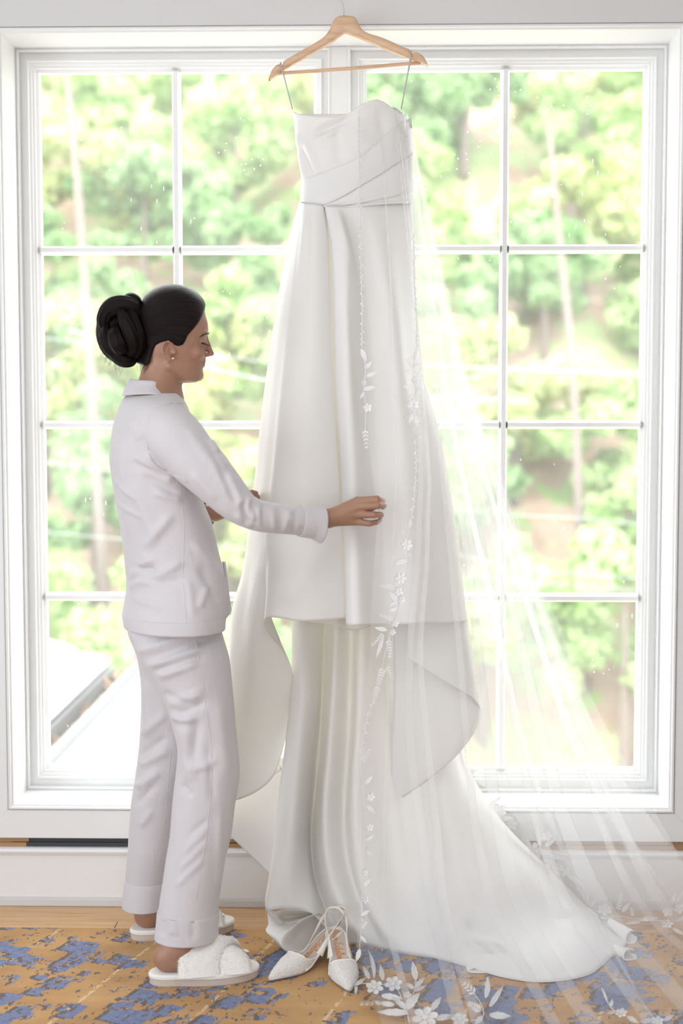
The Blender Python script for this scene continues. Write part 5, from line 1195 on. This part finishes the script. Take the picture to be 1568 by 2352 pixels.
# ------------------------------------------------------------------ lace applique on the veil
def looker(G):
    V = G.reshape(-1, 3); q = proj(V); ok = (q[:, 0] > 700) & (q[:, 0] < 1750) & (q[:, 1] < 2460); return V[ok], q[ok]
LKF, LKB = looker(GV), looker(GB)
def lay(px, py, back=False, lift=.0022):
    V, q = LKB if back else LKF
    d = np.hypot(q[:, 0]-px, q[:, 1]-py); c = np.argpartition(d, 24)[:24]; m = d[c].min(); c = c[d[c] < m+9]
    y = V[c, 1].min() if not back else V[c, 1].mean()
    if py > 2196 and not back or (back and py > 2100): return PF(px, py, RUGZ+.012)
    p = P(px, py, y-lift)
    if p[2] < RUGZ+.012: p = PF(px, py, RUGZ+.012)
    return p
class Spray:
    def __init__(s, stem, back=False, w=.0011):
        s.back = back; pts = catmull(np.array(stem, float), max(8, len(stem)*5)); q = np.array([lay(x, y, back) for x, y in pts])
        k = np.ones(5)/5
        for a in range(3): q[2:-2, a] = np.convolve(q[:, a], k, 'valid')
        s.o = tube('lace_spray', q, w, 'lace_thread', None, sides=6); adopt(s.o, veil)
    def patch(s, name, X, Yp, Z, faces):
        base = np.array([lay(x, y, s.back) for x, y in ((X.min(), Yp.min()), (X.max(), Yp.min()), (X.max(), Yp.max()), (X.min(), Yp.max()))])
        c = lay(X.mean(), Yp.mean(), s.back); fl = (abs(c[2]-(RUGZ+.012)) < 1e-6)
        pts = []
        for x, y, z in zip(X, Yp, Z):
            if fl: p = PF(x, y, RUGZ+.011+z*1.6)
            else:
                p = P(x, y, c[1]-z)
                if p[2] < RUGZ+.008: p[2] = RUGZ+.008
            pts.append(p)
        o = link(name, pts, faces, 'lace_thread', None, True); o.parent = s.o; return o
    def leaf(s, x0, y0, x1, y1, wd=None, bend=0.0):
        L_ = math.hypot(x1-x0, y1-y0); wd = wd or max(L_*.19, 2.2); d = np.array([x1-x0, y1-y0])/L_; n = np.array([-d[1], d[0]])
        X, Yp, Z = [], [], []; nu, nv = 9, 7
        for i in range(nu):
            u = i/(nu-1); w_ = wd*(math.sin(math.pi*min(u*.92+.06, 1))**.75)*(1.25-u*.5); b = bend*L_*4*u*(1-u)
            for j in range(nv):
                v_ = (j/(nv-1))*2-1; ser = 1+.10*math.sin(u*22)*(abs(v_) > .9)
                p = np.array([x0, y0])+d*L_*u+n*(v_*w_*ser+b); X.append(p[0]); Yp.append(p[1])
                Z.append(.0010+(.0016 if j in (0, nv-1) else 0)+(.0012 if j == nv//2 else 0)-(.0003 if j in (1,2,4,5) and i % 2 else 0))
        s.patch('lace_leaf', np.array(X), np.array(Yp), np.array(Z), grid_faces(nu, nv)); return s
    def flower(s, x, y, r, n=5, rot=None, sq=1.0):
        rot = rot if rot is not None else (x*7.1+y*3.3) % 6.28; X, Yp, Z, F = [], [], [], []
        for k in range(n):
            a0 = rot+k*2*math.pi/n; b = len(X)
            for i in range(5):
                u = i/4; rr = r*(.16+.84*u); ww = (math.pi/n)*.98*math.sin(math.pi*(.18+.70*u))**.6
                for j in range(5):
                    v_ = j/2-1; a = a0+v_*ww; rq = rr*(1-.10*abs(v_)*u+.05*math.sin(j*3.1))
                    X.append(x+rq*math.cos(a)); Yp.append(y+sq*rq*math.sin(a)); Z.append(.0012+.0022*u*u+(.0014 if j in (0,4) or i == 4 else 0))
            F += [tuple(b+q for q in f) for f in grid_faces(5, 5)]
        b = len(X); m = 10
        X.append(x); Yp.append(y); Z.append(.0042)
        for k in range(m): X.append(x+.22*r*math.cos(k*2*math.pi/m)); Yp.append(y+sq*.22*r*math.sin(k*2*math.pi/m)); Z.append(.0026)
        F += [(b, b+1+k, b+1+(k+1) % m) for k in range(m)]
        s.patch('lace_flower', np.array(X), np.array(Yp), np.array(Z), F); return s
    def fern(s, x0, y0, x1, y1, n=6, lw=.5):
        L_ = math.hypot(x1-x0, y1-y0); d = np.array([x1-x0, y1-y0])/L_; nn = np.array([-d[1], d[0]]); X, Yp, Z, F = [], [], [], []
        def lf(a, b, w_):
            k = len(X); dd = b-a; m = np.array([-dd[1], dd[0]]); m = m/(np.linalg.norm(m)+1e-9)*w_
            for p, z in ((a,.001),(a+dd*.45+m,.0022),(b,.0012),(a+dd*.45-m,.0022),(a+dd*.45,.0030)): X.append(p[0]); Yp.append(p[1]); Z.append(z)
            F.extend([(k,k+1,k+4),(k+1,k+2,k+4),(k+2,k+3,k+4),(k+3,k,k+4)])
        a0 = np.array([x0, y0], float)
        for i in range(n):
            u = (i+.4)/n; c = a0+d*L_*u; ll = L_*.26*(1-.55*u)*lw*2
            for sd in (1, -1): lf(c, c+d*ll*.75+nn*sd*ll*.75, ll*.22)
        lf(a0+d*L_*.9, a0+d*L_*1.06, L_*.03)
        k = len(X); w_ = max(.5, L_*.012)
        for p in (a0-nn*w_, a0+nn*w_, a0+d*L_+nn*w_*.5, a0+d*L_-nn*w_*.5): X.append(p[0]); Yp.append(p[1]); Z.append(.001)
        F.append((k,k+1,k+2,k+3))
        s.patch('lace_fern', np.array(X), np.array(Yp), np.array(Z), F); return s
    def dots(s, *ps, r=2.2):
        for x, y in ps: s.flower(x, y, r, 4)
        return s
def trim(pts, step=6, sz=9):
    """fine vine edging: one vine with tiny alternate leaves"""
    q = catmull(np.array(pts, float), int(sum(math.hypot(b[0]-a[0], b[1]-a[1]) for a, b in zip(pts[:-1], pts[1:]))/step)+2)
    s = Spray([tuple(p) for p in q[::4]]+[tuple(q[-1])], w=.0012); geo = []
    for i in range(len(q)-1):
        d = q[i+1]-q[i]; d /= np.linalg.norm(d)+1e-9; n = np.array([-d[1], d[0]])*(1 if i % 2 else -1); k = sz*(.7+.3*math.sin(i*1.7))
        c = lay(*q[i]); b = [q[i]-n*.5, q[i]+d*k*.55+n*k*.12, q[i]+d*k*.85+n*k*.62, q[i]+d*k*.18+n*k*.48]
        geo.append((np.array([P(p[0], p[1], c[1]-.001*(j % 2)) for j, p in enumerate(b)]), [(0,1,2,3)]))
    V, F = join_geo(geo); o = link('vine_leaves', V, F, 'lace_thread', None, True); o.parent = s.o; o['kind'] = 'stuff'
trim([(823,268),(825,400),(827,520),(830,640),(832,720),(831,800)]); trim([(949,540),(951,640),(955,720),(957,796)]); trim([(954,1006),(956,1060),(955,1096),(950,1150),(944,1195)]); trim([(858,1612),(844,1648),(836,1690),(828,1736)])
Spray([(831,800),(840,846),(836,880),(835,900),(840,940),(838,1000)]).leaf(829,802,840,831).leaf(838,846,854,829).leaf(841,864,864,855).flower(835,879,6.5).leaf(835,894,862,888).leaf(836,900,826,916).flower(843,936,11).fern(838,985,842,1030,5)
Spray([(957,796),(950,826),(949,860),(953,885),(949,930),(949,960),(954,1006)]).leaf(950,826,962,799).leaf(948,843,935,824).leaf(948,843,960,834).leaf(950,861,929,849).fern(950,861,968,843,4).flower(954,873,9.5,6).leaf(948,888,925,888,5).leaf(956,888,968,896).leaf(953,900,963,913).leaf(946,905,938,914).flower(948,928,14.5,6).leaf(948,951,938,972).leaf(952,958,960,985).dots((938,949),(927,957),(957,953),(947,973),(962,973)).leaf(953,978,949,992).leaf(957,990,965,1001)
Spray([(944,1195),(940,1212),(934,1251),(936,1294),(925,1349),(913,1395),(904,1438),(895,1466),(882,1510),(878,1540)]).leaf(938,1212,944,1190).leaf(928,1226,917,1214,2.5).flower(933,1251,14.5,6).leaf(936,1270,943,1284).leaf(935,1288,904,1299,6,.12).flower(919,1328,14.5,6).fern(906,1350,873,1345,7).flower(915,1358,11).leaf(911,1383,893,1358).leaf(911,1384,892,1388).flower(921,1377,10).leaf(913,1396,891,1404).fern(905,1424,873,1412,7).flower(907,1431,10).leaf(888,1447,859,1441,5).fern(882,1456,855,1482,6).leaf(879,1464,863,1512,4.5).fern(892,1468,896,1510,6).flower(901,1452,8).fern(880,1533,866,1580,7).fern(888,1530,902,1560,5).fern(868,1575,858,1612,6)
Spray([(828,1736),(832,1780),(840,1850),(838,1930),(834,2000)]).fern(830,1745,836,1716,5).fern(832,1750,848,1722,6).leaf(838,1800,856,1780).flower(850,1830,11).leaf(842,1850,862,1868).flower(848,1900,10).leaf(838,1930,860,1918).leaf(838,1950,858,1968)
Spray([(834,1995),(832,2040),(830,2100),(828,2150),(822,2215)]).flower(837,2004,8.5).leaf(829,2036,852,2018).flower(838,2066,9).leaf(832,2062,850,2076).leaf(828,2102,849,2090).leaf(832,2110,834,2136).flower(836,2120,7).leaf(828,2150,842,2166).leaf(826,2180,818,2208)
# behind the train, on the back layer
Spray([(1034,1745),(1060,1785),(1090,1825),(1120,1865),(1165,1890)], True).leaf(1047,1755,1024,1706,4).fern(1062,1768,1066,1714,8).fern(1040,1772,1006,1727,7).leaf(1068,1778,1098,1768,4).leaf(1058,1790,1032,1800,4).flower(1091,1828,22,6).fern(1075,1810,1100,1790,6).flower(1112,1866,23,6).leaf(1125,1850,1150,1830).flower(1146,1862,18).leaf(1150,1880,1180,1880).flower(1175,1893,14).leaf(1080,1850,1066,1830)
Spray([(1190,1905),(1224,1955),(1255,1990),(1290,2020),(1325,2045)], True).flower(1256,1919,12).leaf(1239,1944,1233,1900,5).leaf(1252,1944,1277,1924,5).flower(1224,1955,21,6).flower(1206,1935,14).leaf(1261,1962,1300,1974,6).flower(1243,1989,20,6).flower(1280,1996,16).leaf(1302,2004,1335,2031,6).flower(1284,2034,14).flower(1262,2018,14).leaf(1290,2012,1310,1990)
Spray([(1345,2085),(1390,2098),(1440,2108),(1500,2114),(1568,2116)], True).leaf(1347,2078,1340,2040,4).leaf(1355,2085,1372,2062,4).flower(1389,2089,18,6,None,.8).leaf(1410,2106,1362,2108,4).fern(1419,2092,1426,2054,6).leaf(1428,2094,1446,2074,5).leaf(1455,2108,1448,2084,4).leaf(1467,2112,1515,2108,5).leaf(1470,2116,1430,2122,4).flower(1531,2122,15,5,None,.7).flower(1533,2094,13,5,None,.9).leaf(1545,2132,1572,2148,4).flower(1560,2086,13).leaf(1540,2080,1552,2052,4).leaf(1550,2076,1572,2040,4).leaf(1555,2112,1590,2104,4)
# on the rug
Spray([(815,2262),(840,2258),(872,2262),(905,2262),(925,2300),(931,2330)]).leaf(859,2246,845,2181,4.5,.06).leaf(848,2248,833,2218,5).leaf(813,2264,841,2245,4.5).leaf(818,2262,816,2284,3.5).flower(860,2267,21,6,None,.8).leaf(879,2251,873,2216,5.5).flower(903,2259,21,6,None,.85).leaf(876,2286,925,2294,7).leaf(905,2308,868,2303,6).dots((830,2305),(842,2305),(853,2304),r=5).leaf(875,2306,858,2300,4)
Spray([(955,2248),(950,2282),(934,2312),(940,2350)]).leaf(955,2250,947,2209,7).leaf(952,2269,975,2244,5).leaf(951,2276,980,2263,4).leaf(950,2270,932,2258,5).flower(935,2285,10,5,None,.8).leaf(930,2318,963,2280,10).leaf(936,2326,866,2324,8).leaf(938,2320,900,2290,6).flower(976,2336,31,6,None,.8).leaf(990,2320,1012,2290,7).leaf(1000,2340,1040,2332,7)
Spray([(1086,2280),(1104,2305),(1110,2335),(1080,2345)]).fern(1092,2284,1064,2258,4,.8).leaf(1115,2292,1119,2243,6,.05).leaf(1124,2312,1155,2264,6).fern(1106,2322,1076,2304,5,.9).leaf(1124,2331,1173,2334,8).flower(1056,2341,20,6,None,.75).leaf(1070,2332,1025,2338,6).leaf(1108,2334,1090,2352,6)
Spray([(1381,2270),(1394,2300),(1410,2322),(1432,2330)]).leaf(1394,2300,1382,2268,3).leaf(1402,2312,1406,2294,4).flower(1426,2326,14,6,None,.8).leaf(1440,2334,1466,2350,5).leaf(1412,2324,1394,2328,3.5).flower(1509,2345,15,6,None,.8).leaf(1470,2348,1500,2340,5).leaf(1524,2344,1548,2330,5)
